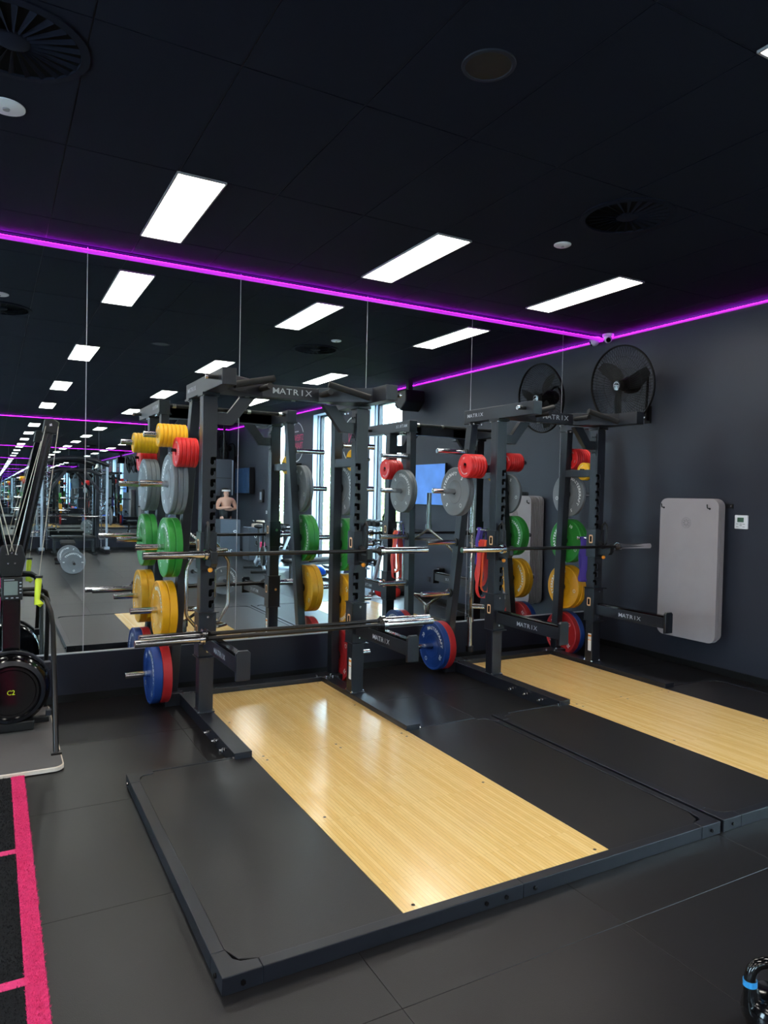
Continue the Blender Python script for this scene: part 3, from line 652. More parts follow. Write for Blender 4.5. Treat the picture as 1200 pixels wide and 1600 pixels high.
# ---------------------------------------------------------------- right wall fittings
def fan(loc, label, a, boss=True):
    # origin at wall bracket; fan axis along local -x rotated by a
    t = thing('wall_fan', label, 'fan', loc, 0, 'wall fans')
    ry = Matrix.Translation((-.395, -.022, .24)) @ Matrix.Rotation(a, 4, 'Z') @ Matrix.Rotation(R(-7.5), 4, 'Y') @ Matrix.Rotation(-PI/2, 4, 'Y')   # local z = facing direction
    r = .405
    hd = MB()
    for q, (zz, rr) in enumerate(((.0, r), (.012, r))): hd.tube([ry @ Vector((rr*math.cos(2*PI*k/56), rr*math.sin(2*PI*k/56), zz)) for k in range(56)], .009, 8, closed=True)
    hd.build('rim', 'fanblack', t, smooth=True)
    for nm, hh in (('front_grille', .085), ('rear_grille', -.11)):
        g = MB()
        for k in range(72):
            an = 2*PI*k/72; pts = []
            for q in range(6):
                u = q/5; rr = .05+(r-.05)*u
                pts.append(ry @ Vector((rr*math.cos(an+.25*u*(1 if hh > 0 else -1)), rr*math.sin(an+.25*u*(1 if hh > 0 else -1)), hh*(1-u**3))))
            g.tube(pts, .0019, 4, caps=False)
        for q in (.35, .7): g.tube([ry @ Vector((((.05+(r-.05)*q))*math.cos(2*PI*k/40), (.05+(r-.05)*q)*math.sin(2*PI*k/40), hh*(1-q**3))) for k in range(40)], .0017, 4, closed=True)
        o = g.build(nm, 'fanblack', t); o['kind'] = 'stuff'
    MB().lathe([(.001, .085), (.048, .083), (.052, .07)], 28, ry).build('badge', 'gloss', t, smooth=True)
    MB().lathe([(.034, .0866), (.037, .0866)], 24, ry).build('badge_ring', 'greyprint', t)
    MB().box(-.026, .026, -.003, .003, .0860, .0870, ry @ Matrix.Rotation(R(80), 4, 'Z')).build('badge_mark', 'greyprint', t)
    hubm = MB().lathe([(.001, .03), (.05, .028), (.06, 0), (.06, -.04), (.001, -.04)], 24, ry).build('hub', 'fanblack', t, smooth=True)
    for k in range(3):
        an = 2*PI*k/3+.5; vs = []
        for i in range(9):
            u = i/8; rr = .05+.31*u; wd = .05+.14*math.sin(PI*min(u*.8+.1, 1)); ca = an+.35*u
            for s_ in (-1, 1):
                da = s_*wd/2/max(rr, .08)*.8
                vs.append(ry @ Vector((rr*math.cos(ca+da), rr*math.sin(ca+da), s_*(.03-.015*u))))
        MB().add(vs, [(2*i, 2*i+1, 2*i+3, 2*i+2) for i in range(8)]).build('blade', 'fanblack', t, smooth=True)
    MB().lathe([(.001, -.24), (.06, -.235), (.085, -.2), (.09, -.1), (.06, -.05)], 24, ry).build('motor', 'fanblack', t, smooth=True)
    p = [ry @ Vector((0, 0, -.15)), ry @ Vector((.09, 0, -.17)), ry @ Vector((.12, 0, -.22))]
    MB().tube([p[0], p[1], p[2], (-.10, -.06, p[2].z+.02), (-.06, -.06, p[2].z-.02), (-.045, -.05, p[2].z-.09), (-.045, -.04, .05), (-.045, -.04, -.06)], .014, 12).build('support_arm', 'fanblack', t, smooth=True)
    MB().box(-.02, -.001, -.075, .0, -.13, .05).box(-.06, -.02, -.06, -.02, -.10, .02).build('wall_bracket', 'fanblack', t, bevel=.002)
    q = MB(); bolt(q, (-.06, -.04, 0), (-1, 0, 0)); bolt(q, (-.06, -.04, -.07), (-1, 0, 0)); q.build('bracket_bolt', 'bolt', t)
    return t
FN = fan((0, -.60, 2.60), 'large black wall fan high in the corner beside the mirror', R(2))
dup(FN, (0, -13.9, 2.62), 'black wall fan at the far end of the room, seen in the mirror')
# exercise mats
for k in range(8):
    dy = random.uniform(-.008, .006) if k else 0; dz = random.uniform(-.012, .004) if 0 < k < 7 else 0; th = .0150
    x0 = -.024-.0215*k
    lb = 'grey exercise mat with rounded corners, front of the stack hanging on the slate wall' if k == 7 else ('grey exercise mat against the wall, rearmost of the hanging stack' if k == 0 else 'grey exercise mat %s from the front of the hanging stack' % ['', 'seventh', 'sixth', 'fifth', 'fourth', 'third', 'second'][k])
    o = MB().prism(rrect(-.33, .33, -1.30, .065, .075, 8), 'x', -th, 0).build('exercise_mat', 'matgrey', None, bevel=.003)
    o.location = (x0, -1.262-.0069*k+dy*.5, 1.61+dz); tag(o, lb, 'mat', 'hanging exercise mats')
    if k == 7:
        q = MB(); e = MB()
        for rr in (.052, .044): e.tube([(-th-.0003, .02+rr*math.cos(2*PI*i/32), -.17+rr*math.sin(2*PI*i/32)) for i in range(32)], .0016, 6, closed=True)
        for i in range(8):
            a = 2*PI*i/8; e.add([(-th-.0008, .02+rr2*math.cos(a+da), -.17+rr2*math.sin(a+da)) for rr2, da in ((.012, -.3), (.037, -.24), (.037, .24), (.012, .3))], [(0, 1, 2, 3)])
        e.build('embossed_flower', 'matgrey2', o)
        for yy in (-.235, .285): MB().lathe([(.001, 0), (.010, 0)], 14, Matrix.Translation((-th-.0008, yy, -.028)) @ Matrix.Rotation(-PI/2, 4, 'Y')).build('eyelet', 'slot', o)
t = thing('mat_hook_rail', 'black wall rail with two hooks holding the grey mats', 'hook rail', (0, -1.31, 1.61))
MB().box(-.012, -.001, -.35, .35, -.02, .02).build('rail', 'dark', t)
for yy in (-.235, .285): MB().tube([(-.012, yy, -.024), (-.212, yy, -.024), (-.222, yy, -.018), (-.227, yy, .013)], .0055, 8).build('hook', 'dark', t, smooth=True)
q = MB(); bolt(q, (-.012, -.335, 0), (-1, 0, 0)); q.build('screw', 'bolt', t)
# thermostat
t = thing('thermostat', 'white square thermostat with green display on the slate wall', 'thermostat', (0, -1.753, 1.466))
MB().box(-.02, -.001, -.066, .066, -.064, .064).build('case', 'whiteplastic', t, bevel=.006)
MB().box(-.0212, -.0202, -.028, .036, -.001, .042).build('screen', 'lcd', t)
q = MB()
for yy, zz in ((-.03, -.018), (0, -.018), (.035, -.018), (0, -.032), (-.03, -.044), (.035, -.044)): q.box(-.0222, -.0202, yy-.011, yy+.011, zz-.003, zz+.003)
q.build('button', 'alu', t)
# black rail, sockets, shelf, television on the right wall (mirror view)
struct(MB().box(-.012, 0, -4.45, -2.2, 1.075, 1.10).build('trim_2', 'skirt'))
def socket(y, z, lb, m_='dark'):
    t = thing('power_socket', lb, 'socket', (0, y, z)); MB().box(-.008, -.001, -.045, .045, -.04, .04).build('plate', m_, t, bevel=.003); MB().box(-.0095, -.0082, -.02, .02, -.02, .02).build('rocker', 'alu' if m_ != 'dark' else 'steel', t)
socket(-3.37, .32, 'black wall socket near the floor, nearer the wall rack'); socket(-3.61, .32, 'black wall socket near the floor, farther from the wall rack'); socket(-11.3, 1.15, 'small white wall switch under the far screen', 'whiteplastic')
t = thing('wall_rack', 'low black wall rack with a raised end hook, seen in the mirror', 'rack', (0, -2.7, .44))
MB().box(-.16, -.001, -.5, .5, -.02, .02).box(-.16, -.14, -.5, .5, -.02, .05).build('tray', 'steel', t, bevel=.003)
MB().box(-.14, -.02, -.5, -.42, .02, .11).build('end_stop', 'dark', t, bevel=.02)
MB().box(-.02, -.001, -.5, .5, -.12, -.02).build('back_plate', 'steel', t)
def tv(y, z, w_, h_, m_, lb, d=.07):
    t = thing('television', lb, 'television', (0, y, z)); MB().box(-d, -.03, -w_/2, w_/2, -h_/2, h_/2).build('bezel', 'dark', t, bevel=.004)
    MB().box(-d-.0015, -d-.0002, -w_/2+.01, w_/2-.01, -h_/2+.014, h_/2-.01).build('screen', m_, t); MB().box(-.03, -.001, -.15, .15, -.12, .12).build('wall_mount', 'dark', t); return t
tv(-3.62, 1.83, 1.02, .66, 'scrim', 'wall television with a bright blue picture, seen in the mirror'); tv(-12.85, 1.96, 1.25, .70, 'scrim2', 'wall television with a dark blue picture at the far end', .16)
t = thing('wall_box', 'small black control box on the wall beside the far television', 'box', (0, -11.6, 1.56)); MB().box(-.06, -.001, -.11, .11, -.17, .17).build('case', 'dark', t, bevel=.01); MB().box(-.063, -.0605, -.07, .07, -.10, .10).build('face', 'silver', t)
t = thing('wall_speaker', 'black wedge speaker hung from the ceiling near the first window', 'speaker', (-.24, -3.95, 3.16))
MB().prism([(-.17, -.02), (.02, -.16), (.20, -.02), (.19, .17), (-.12, .17)], 'x', -.18, .18).build('cabinet', 'dark', t, bevel=.02); MB().box(-.04, .04, -.04, .04, .17, .345).build('hanger', 'dark', t)
MB().box(-.15, .15, -.16, -.03, -.16, -.155, Matrix.Rotation(R(-38), 4, 'X')).build('grille', 'speakercloth', t)
# wall graphics
def decal(y, z, lb, parts, c0, c1):
    t = thing('wall_sign', lb, 'sign', (-.001, y, z))
    F = lambda yy, zz: frame_mtx((-.0015, yy, zz), (0, -1, 0), (0, 0, 1))
    ring = MB()
    for a0, a1 in ((28, 152), (208, 332)):
        n_ = 24
        for i in range(n_):
            a, b_ = R(a0+(a1-a0)*i/n_), R(a0+(a1-a0)*(i+1)/n_)
            ring.add([(-.0012, -.43*math.cos(a), .43*math.sin(a)), (-.0012, -.455*math.cos(a), .455*math.sin(a)), (-.0012, -.455*math.cos(b_), .455*math.sin(b_)), (-.0012, -.43*math.cos(b_), .43*math.sin(b_))], [(0, 1, 2, 3)])
    ring.build('ring', 'white', t)
    for i, (txt, sz, zz) in enumerate(parts): MB().text(txt, sz, F(0, zz), .8).build('lettering', 'pk', t)
    q = MB()
    for zz in (.24, -.25):
        for yy in (-.09, -.03, .03, .09): q.box(-.0015, -.001, yy-.022, yy+.022, zz-.012, zz+.012)
    q.build('small_mark', 'white', t); return t
decal(-9.35, 2.82, 'round STRENGTH TRAINING wall sign in pink letters with a white ring', [('STRENGTH', .20, .09), ('TRAINING', .20, -.09)], 0, 0)
decal(-6.45, 2.70, 'round wall sign in pink and white letters between the first two windows', [('WN', .26, .04)], 0, 0)

# ---------------------------------------------------------------- ski machine at the left
t = thing('ski_machine', 'black ski training machine with two cord arms on a grey floor board', 'ski machine', (-6.0, -.60, 0))
off = (6.0, .60, 0)
o = MB(off).prism(rrect(-6.27, -5.735, -1.45, -.12, .06, 6), 'z', .004, .03).build('floor_board', 'boardrim', t, bevel=.004)
MB(off).prism(rrect(-6.262, -5.743, -1.442, -.128, .055, 6), 'z', .0302, .032).build('board_top', 'boardtop', o)
MB(off).box(-6.052, -5.945, -.60, -.54, .30, 1.12).build('post', 'gloss', t, bevel=.006)
MB(off).prism([(-6.06, 1.05), (-5.94, 1.05), (-5.915, 1.17), (-5.94, 1.26), (-6.06, 1.26), (-6.085, 1.17)], 'y', -.615, -.54).build('yoke', 'dark', t, bevel=.006)
q = MB(off)
for x, z in ((-6.03, 1.2), (-6.0, 1.21), (-5.97, 1.2), (-6.02, 1.14), (-5.98, 1.14)): bolt(q, (x, -.615, z), (0, -1, 0), .006, .005)
q.build('yoke_bolt', 'bolt', t)
for s in (-1, 1):
    a = Vector((-6.0+s*.045, -.575, 1.14)); b_ = Vector((-6.0+s*.225, -.575, 2.06))
    am = MB(off).beam(a, b_, .06, .045, (1, 0, 0)).build('arm', 'gloss', t, bevel=.006)
    MB(off).beam(a+Vector((s*.006, -.024, 0)), b_+Vector((s*.002, -.024, 0)), .012, .004, (1, 0, 0)).build('arm_groove', 'steel', am)
    pu = MB(off).prism([(b_.x-.05, b_.z-.04), (b_.x+.04, b_.z-.05), (b_.x+.055, b_.z+.03), (b_.x+.015, b_.z+.055), (b_.x-.035, b_.z+.05)], 'y', -.62, -.53).build('pulley_block', 'dark', t, bevel=.006)
    q = MB(off); bolt(q, (b_.x, -.62, b_.z+.01), (0, -1, 0), .01, .01); q.build('pulley_bolt', 'bolt', pu)
    for x0, z0, x1, z1, yy in ((-6.0+s*.02, 1.20, b_.x-s*.03, b_.z, -.63), (-6.0-s*.01, 1.22, b_.x-s*.055, b_.z-.10, -.60), (-6.0+s*.16, 1.05, b_.x+s*.045, b_.z, -.66)):
        MB(off).cyl((x0, yy-.02, z0), (x1, yy, z1), .0022, 6).build('cord', 'cord', t)
    hn = MB(off).tube([(-6.0+s*.160, -.68, 1.05), (-6.0+s*.158, -.682, 1.03), (-6.0+s*.150, -.685, .90), (-6.0+s*.162, -.69, .87), (-6.0+s*.155, -.69, .862)], [.012, .021, .017, .03, .02], 14).build('handle', 'lime', t, smooth=True)
    MB(off).tube([(-6.0+s*.160, -.68, 1.06), (-6.0+s*.160, -.68, 1.045)], .024, 14).build('handle_cap', 'dark', hn)
    MB(off).tube([(-6.0, -.57, .93), (-6.0+s*.05, -.575, .93), (-6.0+s*.16, -.62, .925), (-6.0+s*.205, -.68, .90), (-6.0+s*.232, -.75, .82), (-6.0+s*.24, -.80, .74), (-6.0+s*.235, -1.215, .05), (-6.0+s*.235, -1.222, .035)], .0165, 14).build('frame_tube', 'shaft', t, smooth=True)
    MB(off).tube([(-6.0, -.56, .955), (-6.0+s*.05, -.55, .955), (-6.0+s*.17, -.50, .95), (-6.0+s*.215, -.45, .92), (-6.0+s*.235, -.40, .85), (-6.0+s*.235, -.16, .035)], .0155, 12).build('frame_tube', 'dark', t, smooth=True)
    f = MB(off).box(-6.0+s*.235-.03, -6.0+s*.235+.03, -1.25, -1.20, .032, .045).build('tube_foot', 'shaft', t, bevel=.002)
    q = MB(off); bolt(q, (-6.0+s*.235, -1.243, .045), (0, 0, 1), .007, .005); q.build('foot_bolt', 'bolt', f)
mo = MB(off).box(-6.06, -5.935, -.70, -.665, .905, 1.055).build('monitor', 'dark', t, bevel=.006)
MB(off).box(-6.045, -5.965, -.7015, -.7, .94, 1.03).build('screen', 'lcdgrey', mo)
q = MB(off)
for k in range(4): q.box(-5.955, -5.943, -.702, -.7, .95+.022*k, .958+.022*k)
for k in range(3): q.box(-6.035+.03*k, -6.02+.03*k, -.702, -.7, .918, .924)
q.box(-6.045, -5.985, -.702, -.7, 1.038, 1.042); q.build('button', 'greyprint', mo)
MB(off).box(-6.02, -5.98, -.665, -.60, .95, 1.0).build('monitor_stalk', 'dark', mo)
MY = Matrix.Translation((-6.0, -.62, .305)) @ Matrix.Rotation(PI/2, 4, 'X')
fh = MB(off).lathe([(.001, .115), (.145, .115), (.15, .108), (.165, .108), (.175, .118), (.205, .095), (.228, .06), (.24, .02), (.245, -.10), (.23, -.14), (.001, -.15)], 56, MY).build('flywheel_housing', 'gloss', t, smooth=True)
MB(off).lathe([(.178, .1195), (.205, .0975)], 56, MY).build('silver_ring', 'steel', fh, smooth=True)
MB(off).tube([MY @ Vector((.25*math.cos(R(a)), .25*math.sin(R(a)), .03)) for a in range(25, 160, 6)], .011, 10).build('hose_rim', 'steel', fh, smooth=True)
q = MB(off); q.box(-5.80, -5.76, -.66, -.60, .42, .47); q.box(-5.79, -5.755, -.68, -.64, .11, .15); q.build('clip', 'steel', fh, bevel=.005)
MB(off).text('C2', .045, frame_mtx((-6.0, -.737, .305), (1, 0, 0), (0, 0, 1)), .9).build('emblem', 'lime', fh)
MB(off).box(-6.12, -5.86, -.70, -.42, .032, .10).build('base_block', 'dark', t, bevel=.01)
MB(off).box(-6.24, -5.76, -.55, -.50, .032, .07).build('base_bar', 'dark', t, bevel=.004)

# ---------------------------------------------------------------- turf track with pink lines
TX = -5.948
t = thing('turf_track', 'black turf strip with pink ladder lines at the lower left', 'turf', (TX, -1.0, 0)); off = (-TX, 1.0, 0)
x0 = TX-1.6; lines = [-2.375-.958*k for k in range(0, 9)]
MB(off).box(x0, TX, -11, -1.0, .001, .006).build('backing', 'under', t)
def pinky(x, y):
    if x > TX-.064: return True
    return any(abs(y-l_) < .022 for l_ in lines) and x > x0+.06 or x < x0+.064
MB(off).box(TX-.064, TX, -11, -1.0, .006, .012).build('pink_edge_line', 'turfpink', t)
q = MB(off); q2 = MB(off)
ys = [-1.0]+[v for l_ in lines for v in (l_+.022, l_-.022)]+[-11]
for i in range(0, len(ys)-1, 2): q.box(x0, TX-.064, ys[i+1], ys[i], .006, .011)
for l_ in lines: q2.box(x0, TX-.064, l_-.022, l_+.022, .006, .012)
q.build('black_turf', 'turf', t); q2.build('pink_cross_line', 'turfpink', t)
for nm, pk, N in (('pink_tuft', True, 16000), ('black_tuft', False, 16000)):
    vs = []; fs = []; c = 0
    while c < N:
        x = random.uniform(TX-.30, TX) if not pk else (random.uniform(TX-.068, TX+.003) if random.random() < .8 else random.uniform(TX-.30, TX)); yy = random.uniform(-4.3, -1.3)
        if pinky(x, yy) != pk and not (pk and x > TX): continue
        a = random.uniform(0, 2*PI); hh = random.uniform(.004, .010); ww_ = .0016; lx, ly = random.gauss(0, .004), random.gauss(0, .004)
        n = len(vs); vs += [(x-ww_*math.cos(a), yy-ww_*math.sin(a), .010), (x+ww_*math.cos(a), yy+ww_*math.sin(a), .010), (x+lx, yy+ly, .010+hh)]; fs.append((n, n+1, n+2)); c += 1
    o = MB(off).add(vs, fs).build(nm, 'turfpink' if pk else 'turf', t); o['kind'] = 'stuff'

# ---------------------------------------------------------------- kettlebell
t = thing('kettlebell', 'black kettlebell with a sky blue band at the lower right corner', 'kettlebell', (-3.975, -4.62, 0), R(-29))
MB().lathe([(.001, 0), (.065, 0), (.082, .012), (.096, .04), (.099, .065), (.094, .09), (.08, .112), (.06, .124), (.001, .128)], 40).build('body', 'gloss', t, smooth=True)
hd = MB().tube([(-.068, 0, .09), (-.076, 0, .12), (-.082, 0, .15), (-.083, 0, .175), (-.077, 0, .198), (-.062, 0, .214), (-.035, 0, .221), (.035, 0, .221), (.062, 0, .214), (.077, 0, .198), (.083, 0, .175), (.082, 0, .15), (.076, 0, .12), (.068, 0, .09)], [.034, .025, .0195, .018, .0175, .017, .017, .017, .017, .0175, .018, .0195, .025, .034], 18).build('handle', 'gloss', t, smooth=True)
for s in (-1, 1): MB().tube([(s*.0825, 0, .148), (s*.0832, 0, .166)], .0208, 20).build('blue_band', 'bluetape', hd, smooth=True)

# ---------------------------------------------------------------- gear behind the camera, seen in the mirror
# smith machine
t = thing('smith_machine', 'smith machine with silver guide posts and black arched top, seen in the mirror', 'smith machine', (-4.27, -13.6, 0))
for s in (-1, 1):
    MB().tube([(s*.76, 0, .10), (s*.76, .0, 2.36)], .03, 16).build('guide_post', 'silver', t, smooth=True)
    MB().tube([(s*.64, -.08, .10), (s*.64, -.08, 2.3)], .014, 10).build('guide_rod', 'chrome', t, smooth=True)
    q = MB()
    for k in range(18): q.box(s*.64-.05*(s > 0), s*.64+.05*(s < 0), -.09, -.07, .35+.105*k, .365+.105*k)
    for k in range(18): q.box(*sorted((s*.58, s*.70)), .02, .035, .35+.105*k, .37+.105*k)
    q.build('rack_peg', 'chrome', t)
    MB().box(s*.76-.06, s*.76+.06, -.9, .25, 0, .09).build('foot', 'steel', t, bevel=.01)
    MB().box(s*.76-.07, s*.76+.07, -.08, .09, .09, .16).build('foot_cap', 'silver', t, bevel=.02)
    MB().box(s*.62-.05, s*.62+.05, -.8, -.7, .09, 2.2).build('rear_post', 'steel', t, bevel=.01)
    MB().beam((s*.60, -.05, 1.55), (s*.20, -.05, 2.12), .07, .07).build('brace', 'steel', t, bevel=.01)
    MB().beam((s*.76, 0, 2.3), (s*.62, -.75, 2.15), .07, .09).build('side_arch', 'steel', t, bevel=.01)
    for z in (.5, .85, 1.2): MB().cyl((s*.66, -.75, z), (s*.95, -.75, z), .02, 12).build('storage_peg', 'chrome', t)
MB().tube([(-.80, 0, 2.25), (-.5, 0, 2.37), (-.2, 0, 2.42), (.2, 0, 2.42), (.5, 0, 2.37), (.80, 0, 2.25)], .055, 12).build('top_arch', 'steel', t, smooth=True)
MB().tube([(-.64, -.05, 2.0), (-.35, -.05, 2.12), (.35, -.05, 2.12), (.64, -.05, 2.0)], .045, 10).build('lower_arch', 'steel', t, smooth=True)
MB().cyl((-1.02, -.05, .94), (1.02, -.05, .94), .018, 12).build('bar', 'chrome', t)
GR = Matrix
def lyingplate(kind, loc, rz, lb, grp): place(kind, loc, (0, 0, rz), lb, grp)
for s in (-1, 1):
    place('grey', (-4.27+s*.86, -13.65, .936), (R(40), 0, 0), 'grey weight plate on the smith machine bar, %s end' % ('left' if s < 0 else 'right'), 'grey plates in the mirror view')
# benches
def bench(loc, rz, label, incline=0):
    t = thing('weight_bench', label, 'bench', loc, rz, 'black weight benches')
    MB().box(-.15, .15, -.55, .10, .40, .46).build('back_pad', 'grip', t, bevel=.02); MB().box(-.15, .15, .13, .48, .40, .46).build('seat_pad', 'grip', t, bevel=.02)
    MB().box(-.035, .035, -.5, .45, .33, .40).build('spine', 'dark', t, bevel=.006)
    for y in (-.5, .42):
        MB().box(-.26, .26, y-.03, y+.03, 0, .06).build('foot', 'dark', t, bevel=.008); MB().box(-.03, .03, y-.03, y+.03, .06, .34).build('leg', 'dark', t, bevel=.004)
    return t
bn = bench((-4.62, -11.4, 0), R(3), 'black flat bench beyond the barbell in the mirror view')
dup(bn, (-4.35, -13.35, 0), 'black flat bench inside the smith machine', R(80))
dup(bn, (-1.0, -6.1, 0), 'black bench near the windows in the mirror view', R(75))
for (x, y, rz, lb, lb2) in ((-4.71, -9.65, R(92), 'lying on the floor at the left of the mirror view', 'left in the mirror'), (-2.93, -5.98, R(84), 'lying on the floor behind the left rack in the mirror view', 'mirrored behind the left rack')):
    bl = dup(b0, (x, y, .2265), 'barbell with grey plates ' + lb, rz)
    for s in (-1, 1):
        for k in range(1 if x < -4 else 2):
            d = .72+.036*k
            place('grey', (x+s*d*math.cos(rz), y+s*d*math.sin(rz), .2252), (R(30*s+70*k), 0, rz), 'grey plate %s the barbell %s' % ((('outer ' if k else 'inner ') if x > -4 else '')+('at the nearer end of' if s < 0 else 'at the farther end of'), lb2), 'grey plates in the mirror view')
# plyo boxes
def plyo(loc, w_, d_, h_, rz, label, txts):
    t = thing('plyo_box', label, 'box', loc, rz, 'jump boxes')
    MB().box(-w_/2, w_/2, -d_/2, d_/2, 0, h_).build('shell', 'speakercloth', t, bevel=.015)
    for s_, x, z, sz, rt_ in txts:
        m_ = frame_mtx((x, d_/2+.001, z), (-1, 0, 0), (0, 0, 1)) @ Matrix.Rotation(rt_, 4, 'Z'); MB().text(s_, sz, m_).build('lettering', 'white', t)
    return t
plyo((-.78, -12.1, 0), .52, .6, .94, 0, 'tall dark jump box in the far corner, printed 30 and 20', [('30', .12, .60, .15, PI/2), ('20', -.02, .12, .15, 0)])
plyo((-.40, -10.75, 0), .62, .5, .80, 0, 'dark jump box by the wall with rolled towels on top', [('24', .15, .62, .13, R(20)), ('30', -.12, .60, .14, R(-15))])
for k, (x, y, r, z, lb) in enumerate(((-.42, -10.7, .16, .80, 'lower pale rolled towel on the jump box'), (-.36, -10.72, .10, .88, 'upper pale rolled towel on the jump box'))):
    o = MB().lathe([(.001, 0), (r*.5, .005), (r, .0), (r*1.02, .04), (r, .08), (r*.5, .078), (.001, .07)], 20).build('rolled_towel', 'cloth', None, smooth=True); o.location = (x, y, z+.004); tag(o, lb, 'towel', 'rolled towels')
# tall standing display and figure in the far corner
t = thing('wall_cabinet', 'dark grey hung cabinet speaker with a pale side in the far corner', 'speaker', (-.62, -13.2, 2.03))
MB().box(-.22, .22, -.2, .2, -.50, .50).build('cabinet', 'speakercloth', t, bevel=.01); MB().box(.222, .26, -.19, .19, -.48, .48).build('side_panel', 'silver', t, bevel=.01); MB().box(-.21, .21, .201, .205, -.02, -.005).build('seam', 'dark', t)
MB().cyl((.05, 0, .5), (.05, 0, H-2.03), .03, 12).build('hanger', 'dark', t)
def skin(name, pts, edges, radii, m_, parent=None, sub=2):
    me = bpy.data.meshes.new(name); me.from_pydata(pts, edges, []); o = bpy.data.objects.new(name, me); C.objects.link(o)
    sk = o.modifiers.new('s', 'SKIN'); sk.use_smooth_shade = True
    for v, r in zip(me.skin_vertices[0].data, radii): v.radius = (r, r) if not isinstance(r, tuple) else r
    me.skin_vertices[0].data[0].use_root = True
    sb = o.modifiers.new('u', 'SUBSURF'); sb.levels = sub; sb.render_levels = sub; me.materials.append(M[m_])
    if parent: o.parent = parent
    return o
P_ = thing('person', 'bare-armed person in a black veil with white headband, arms folded, far in the mirror', 'person', (-.60, -12.85, 0), 0)
pts = [(0, 0, .95), (0, 0, 1.12), (0, .02, 1.30), (0, .02, 1.42), (0, .02, 1.50), (0, .03, 1.60), (0, .03, 1.68),
       (.19, .02, 1.42), (.26, .06, 1.20), (.05, .20, 1.17), (-.10, .21, 1.19), (-.19, .02, 1.42), (-.26, .06, 1.20), (-.05, .24, 1.22), (.10, .24, 1.23),
       (.09, 0, .88), (.10, 0, .48), (.10, -.02, .08), (.10, .12, .04), (-.09, 0, .88), (-.10, 0, .48), (-.10, -.02, .08), (-.10, .12, .04)]
ed = [(0, 1), (1, 2), (2, 3), (3, 4), (4, 5), (5, 6), (3, 7), (7, 8), (8, 9), (9, 10), (3, 11), (11, 12), (12, 13), (13, 14), (0, 15), (15, 16), (16, 17), (17, 18), (0, 19), (19, 20), (20, 21), (21, 22)]
rd = [.14, .13, .15, .11, .055, .09, .07, .075, .05, .04, .035, .075, .05, .04, .035, .09, .06, .045, .04, .09, .06, .045, .04]
skin('body', pts, ed, rd, 'skin', P_)
vl = MB().lathe([(.125, -.27), (.13, -.1), (.115, .03), (.09, .09), (.001, .115)], 20, Matrix.Translation((0, -.075, 1.64))).build('veil', 'dark', P_, smooth=True)
MB().lathe([(.116, -.0), (.114, .05)], 20, Matrix.Translation((0, .0, 1.655))).build('headband', 'white', P_, smooth=True)
q = MB().ball((.035, .125, 1.615), .009, 8, 6).ball((-.035, .125, 1.615), .009, 8, 6).box(-.022, .022, .118, .124, 1.565, 1.571); q.build('face_feature', 'dark', P_)
MB().lathe([(.12, .0), (.16, .15), (.175, .30), (.15, .36)], 20, Matrix.Translation((0, 0, .86)) @ Matrix.Diagonal((1, .85, 1, 1))).build('vest', 'dark', P_, smooth=True)
# dumbbell rack by the first window
def dumbbell(loc, rz, label, l_=.15, r=.055, m_='grip', e='bandred'):
    t = thing('dumbbell', label, 'dumbbell', loc, rz, 'dumbbells on the rack')
    MB().cyl((-.07, 0, 0), (.07, 0, 0), .015, 10).build('handle', 'chrome', t, smooth=True)
    for s in (-1, 1):
        MB().tube([(s*.065, 0, 0), (s*(.07), 0, 0), (s*(l_), 0, 0), (s*(l_+.006), 0, 0)], [r*.85, r, r, r*.88], 14).build('head', m_, t, smooth=True)
    return t
t = thing('dumbbell_rack', 'silver three tier dumbbell rack by the first window', 'rack', (-.42, -5.0, 0))
for y in (-.62, .62):
    MB().beam((-.22, y, 0), (.10, y, 1.22), .05, .05).build('upright', 'silver', t, bevel=.004); MB().box(-.26, .28, y-.03, y+.03, 0, .05).build('foot', 'silver', t, bevel=.004)
TZ = [(-.17, .45), (-.06, .78), (.03, 1.10)]
for x, z in TZ:
    MB().box(x-.12, x-.09, -.66, .66, z-.03, z).box(x+.06, x+.09, -.66, .66, z, z+.03).build('shelf_rail', 'silver', t)
db = None
for q, (x, z) in enumerate(TZ):
    for k in range(7):
        lb = 'dumbbell on %s shelf of the silver rack, %s from mirror' % (['bottom', 'middle', 'top'][q], ['nearest', 'second', 'third', 'fourth', 'fifth', 'sixth', 'farthest'][k])
        L = (-.42+x-.015, -5.0+.54-.18*k, z+.068)
        if db is None: db = dumbbell(L, 0, lb)
        else: dup(db, L, lb)
def medball(x, y, z, r, m_, lb):
    t = thing('medicine_ball', lb, 'medicine ball', (x, y, z+r)); MB().ball((0, 0, 0), r, 20, 12).build('shell', m_, t, smooth=True); MB().lathe([(r*1.004, -.018), (r*1.004, .018)], 20, Matrix.Rotation(R(50), 4, 'X')).build('stripe', 'dark', t, smooth=True)
medball(-.60, -4.05, .0, .14, 'brightred', 'red medicine ball with a black stripe on the floor by the window'); medball(-.28, -4.0, .0, .14, 'grip', 'black medicine ball on the floor by the window')
medball(-.58, -4.38 if False else -3.74, 0, .12, 'bandred', 'smaller red medicine ball on the floor, nearest the mirror')
t = thing('balance_dome', 'blue half balance dome on a black base near the second window', 'balance dome', (-.55, -7.05, 0)); MB().lathe([(.001, .03), (.30, .03), (.31, .045), (.30, .06)], 32).build('base', 'dark', t, smooth=True); MB().ball((0, 0, .06), .285, 28, 10, (1, 1, .8), True).build('dome', 'bosu', t, smooth=True)
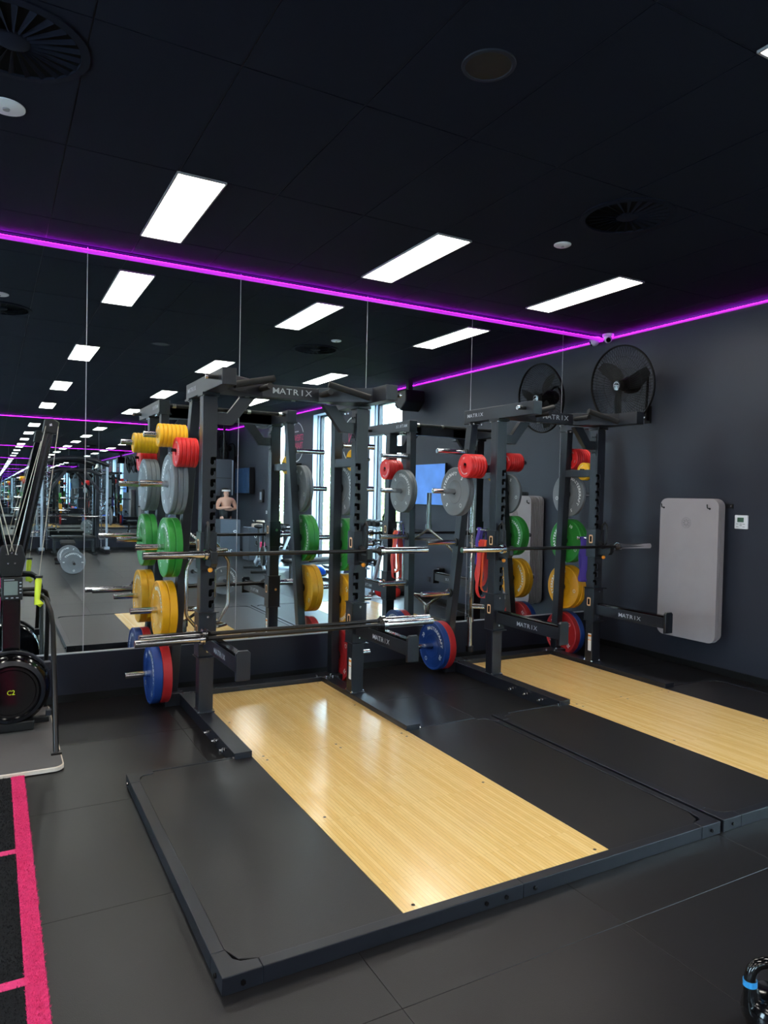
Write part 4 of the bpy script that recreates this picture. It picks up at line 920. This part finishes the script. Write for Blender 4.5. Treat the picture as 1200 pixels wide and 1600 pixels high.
# low rack of round dumbbells by the far windows
t = thing('dumbbell_rack', 'low dark rack of round dumbbells by the far windows', 'rack', (-.45, -9.3, 0))
for y in (-.7, .7):
    MB().beam((-.28, y, 0), (.12, y, .95), .05, .05).build('upright', 'silver', t, bevel=.004); MB().box(-.3, .25, y-.03, y+.03, 0, .05).build('foot', 'silver', t, bevel=.004)
for x, z in ((-.13, .42), (.05, .84)): MB().box(x-.14, x+.12, -.74, .74, z-.03, z).build('shelf', 'steel', t, bevel=.004)
for q, (x, z) in enumerate(((-.13, .42), (.05, .84))):
    for k in range(7):
        dup(db, (-.45+x, -9.3+.6-.2*k, z+.056), 'round dumbbell on %s shelf of the low dark rack, %s from mirror' % (['lower', 'upper'][q], ['nearest', 'second', 'third', 'fourth', 'fifth', 'sixth', 'farthest'][k]), group='round dumbbells on the low rack')
# exercise bike
t = thing('exercise_bike', 'black exercise bike with a pink accent in the mirror view', 'exercise bike', (-1.15, -8.4, 0), R(10))
MB().box(-.28, .28, -.55, -.49, 0, .06).build('foot', 'dark', t, bevel=.01); MB().box(-.28, .28, .49, .55, 0, .06).build('foot', 'dark', t, bevel=.01)
MB().tube([(0, -.52, .06), (0, -.2, .22), (0, .2, .26), (0, .52, .06)], .035, 12).build('frame', 'silver', t, smooth=True)
MB().tube([(0, -.2, .22), (0, -.28, .88)], .03, 12).build('seat_post', 'dark', t, smooth=True); MB().ball((0, -.28, .92), .13, 14, 8, (.8, 1, .35)).build('saddle', 'grip', t, smooth=True)
MB().tube([(0, .3, .3), (0, .38, 1.02)], .03, 12).build('handle_post', 'dark', t, smooth=True); MB().tube([(-.2, .22, 1.06), (-.2, .42, 1.04), (0, .42, 1.02), (.2, .42, 1.04), (.2, .22, 1.06)], .016, 10).build('handlebar', 'grip', t, smooth=True)
MB().lathe([(.001, .04), (.21, .03), (.22, 0), (.21, -.03), (.001, -.04)], 30, Matrix.Translation((0, .33, .33)) @ Matrix.Rotation(PI/2, 4, 'Y')).build('flywheel', 'dark', t, smooth=True)
MB().box(-.05, .05, .2, .26, .5, .62).build('pink_cover', 'pk', t, bevel=.01)

# ---------------------------------------------------------------- outside the windows
struct(MB().box(.4, 60, -60, 40, -.6, -.5).build('ground', 'ground'))
def tree(x, y, h_, r, lb):
    t = thing('tree', lb, 'tree', (x, y, -.5), 0, 'trees outside the windows')
    MB().tube([(0, 0, 0), (.05, .03, h_*.5), (0, 0, h_*.8)], [.12, .09, .04], 8).build('trunk', 'ground', t)
    vs = []; fs = []
    for k in range(2600):
        a = random.uniform(0, 2*PI); u = random.uniform(-1, 1); rr = r*(random.uniform(.35, 1))**.6
        p = Vector((rr*math.sqrt(1-u*u)*math.cos(a), rr*math.sqrt(1-u*u)*math.sin(a), h_*.62+u*rr*1.1)); d = Vector((random.gauss(0, 1), random.gauss(0, 1), random.gauss(0, 1))).normalized()
        e = d.cross(Vector((.3, .5, .8))).normalized(); f_ = d.cross(e); sz = .10; n = len(vs)
        vs += [p+e*sz, p+f_*sz*.6, p-e*sz, p-f_*sz*.6]; fs.append((n, n+1, n+2, n+3))
    o = MB().add(vs, fs).build('foliage', 'leaf', t); o['kind'] = 'stuff'
for k, (x, y) in enumerate(((5, -9.5), (6.5, -12.5), (4.5, -15.5), (7, -18.5), (5, -22))):
    tree(x, y, 2.9+.3*(k % 2), 1.6, '%s pale green tree outside, counted from the mirror end' % ['first', 'second', 'third', 'fourth', 'fifth'][k])
for k in PT:
    if k not in used:
        for ch in list(PT[k].children_recursive)+[PT[k]]: bpy.data.objects.remove(ch)
bpy.context.view_layer.update()
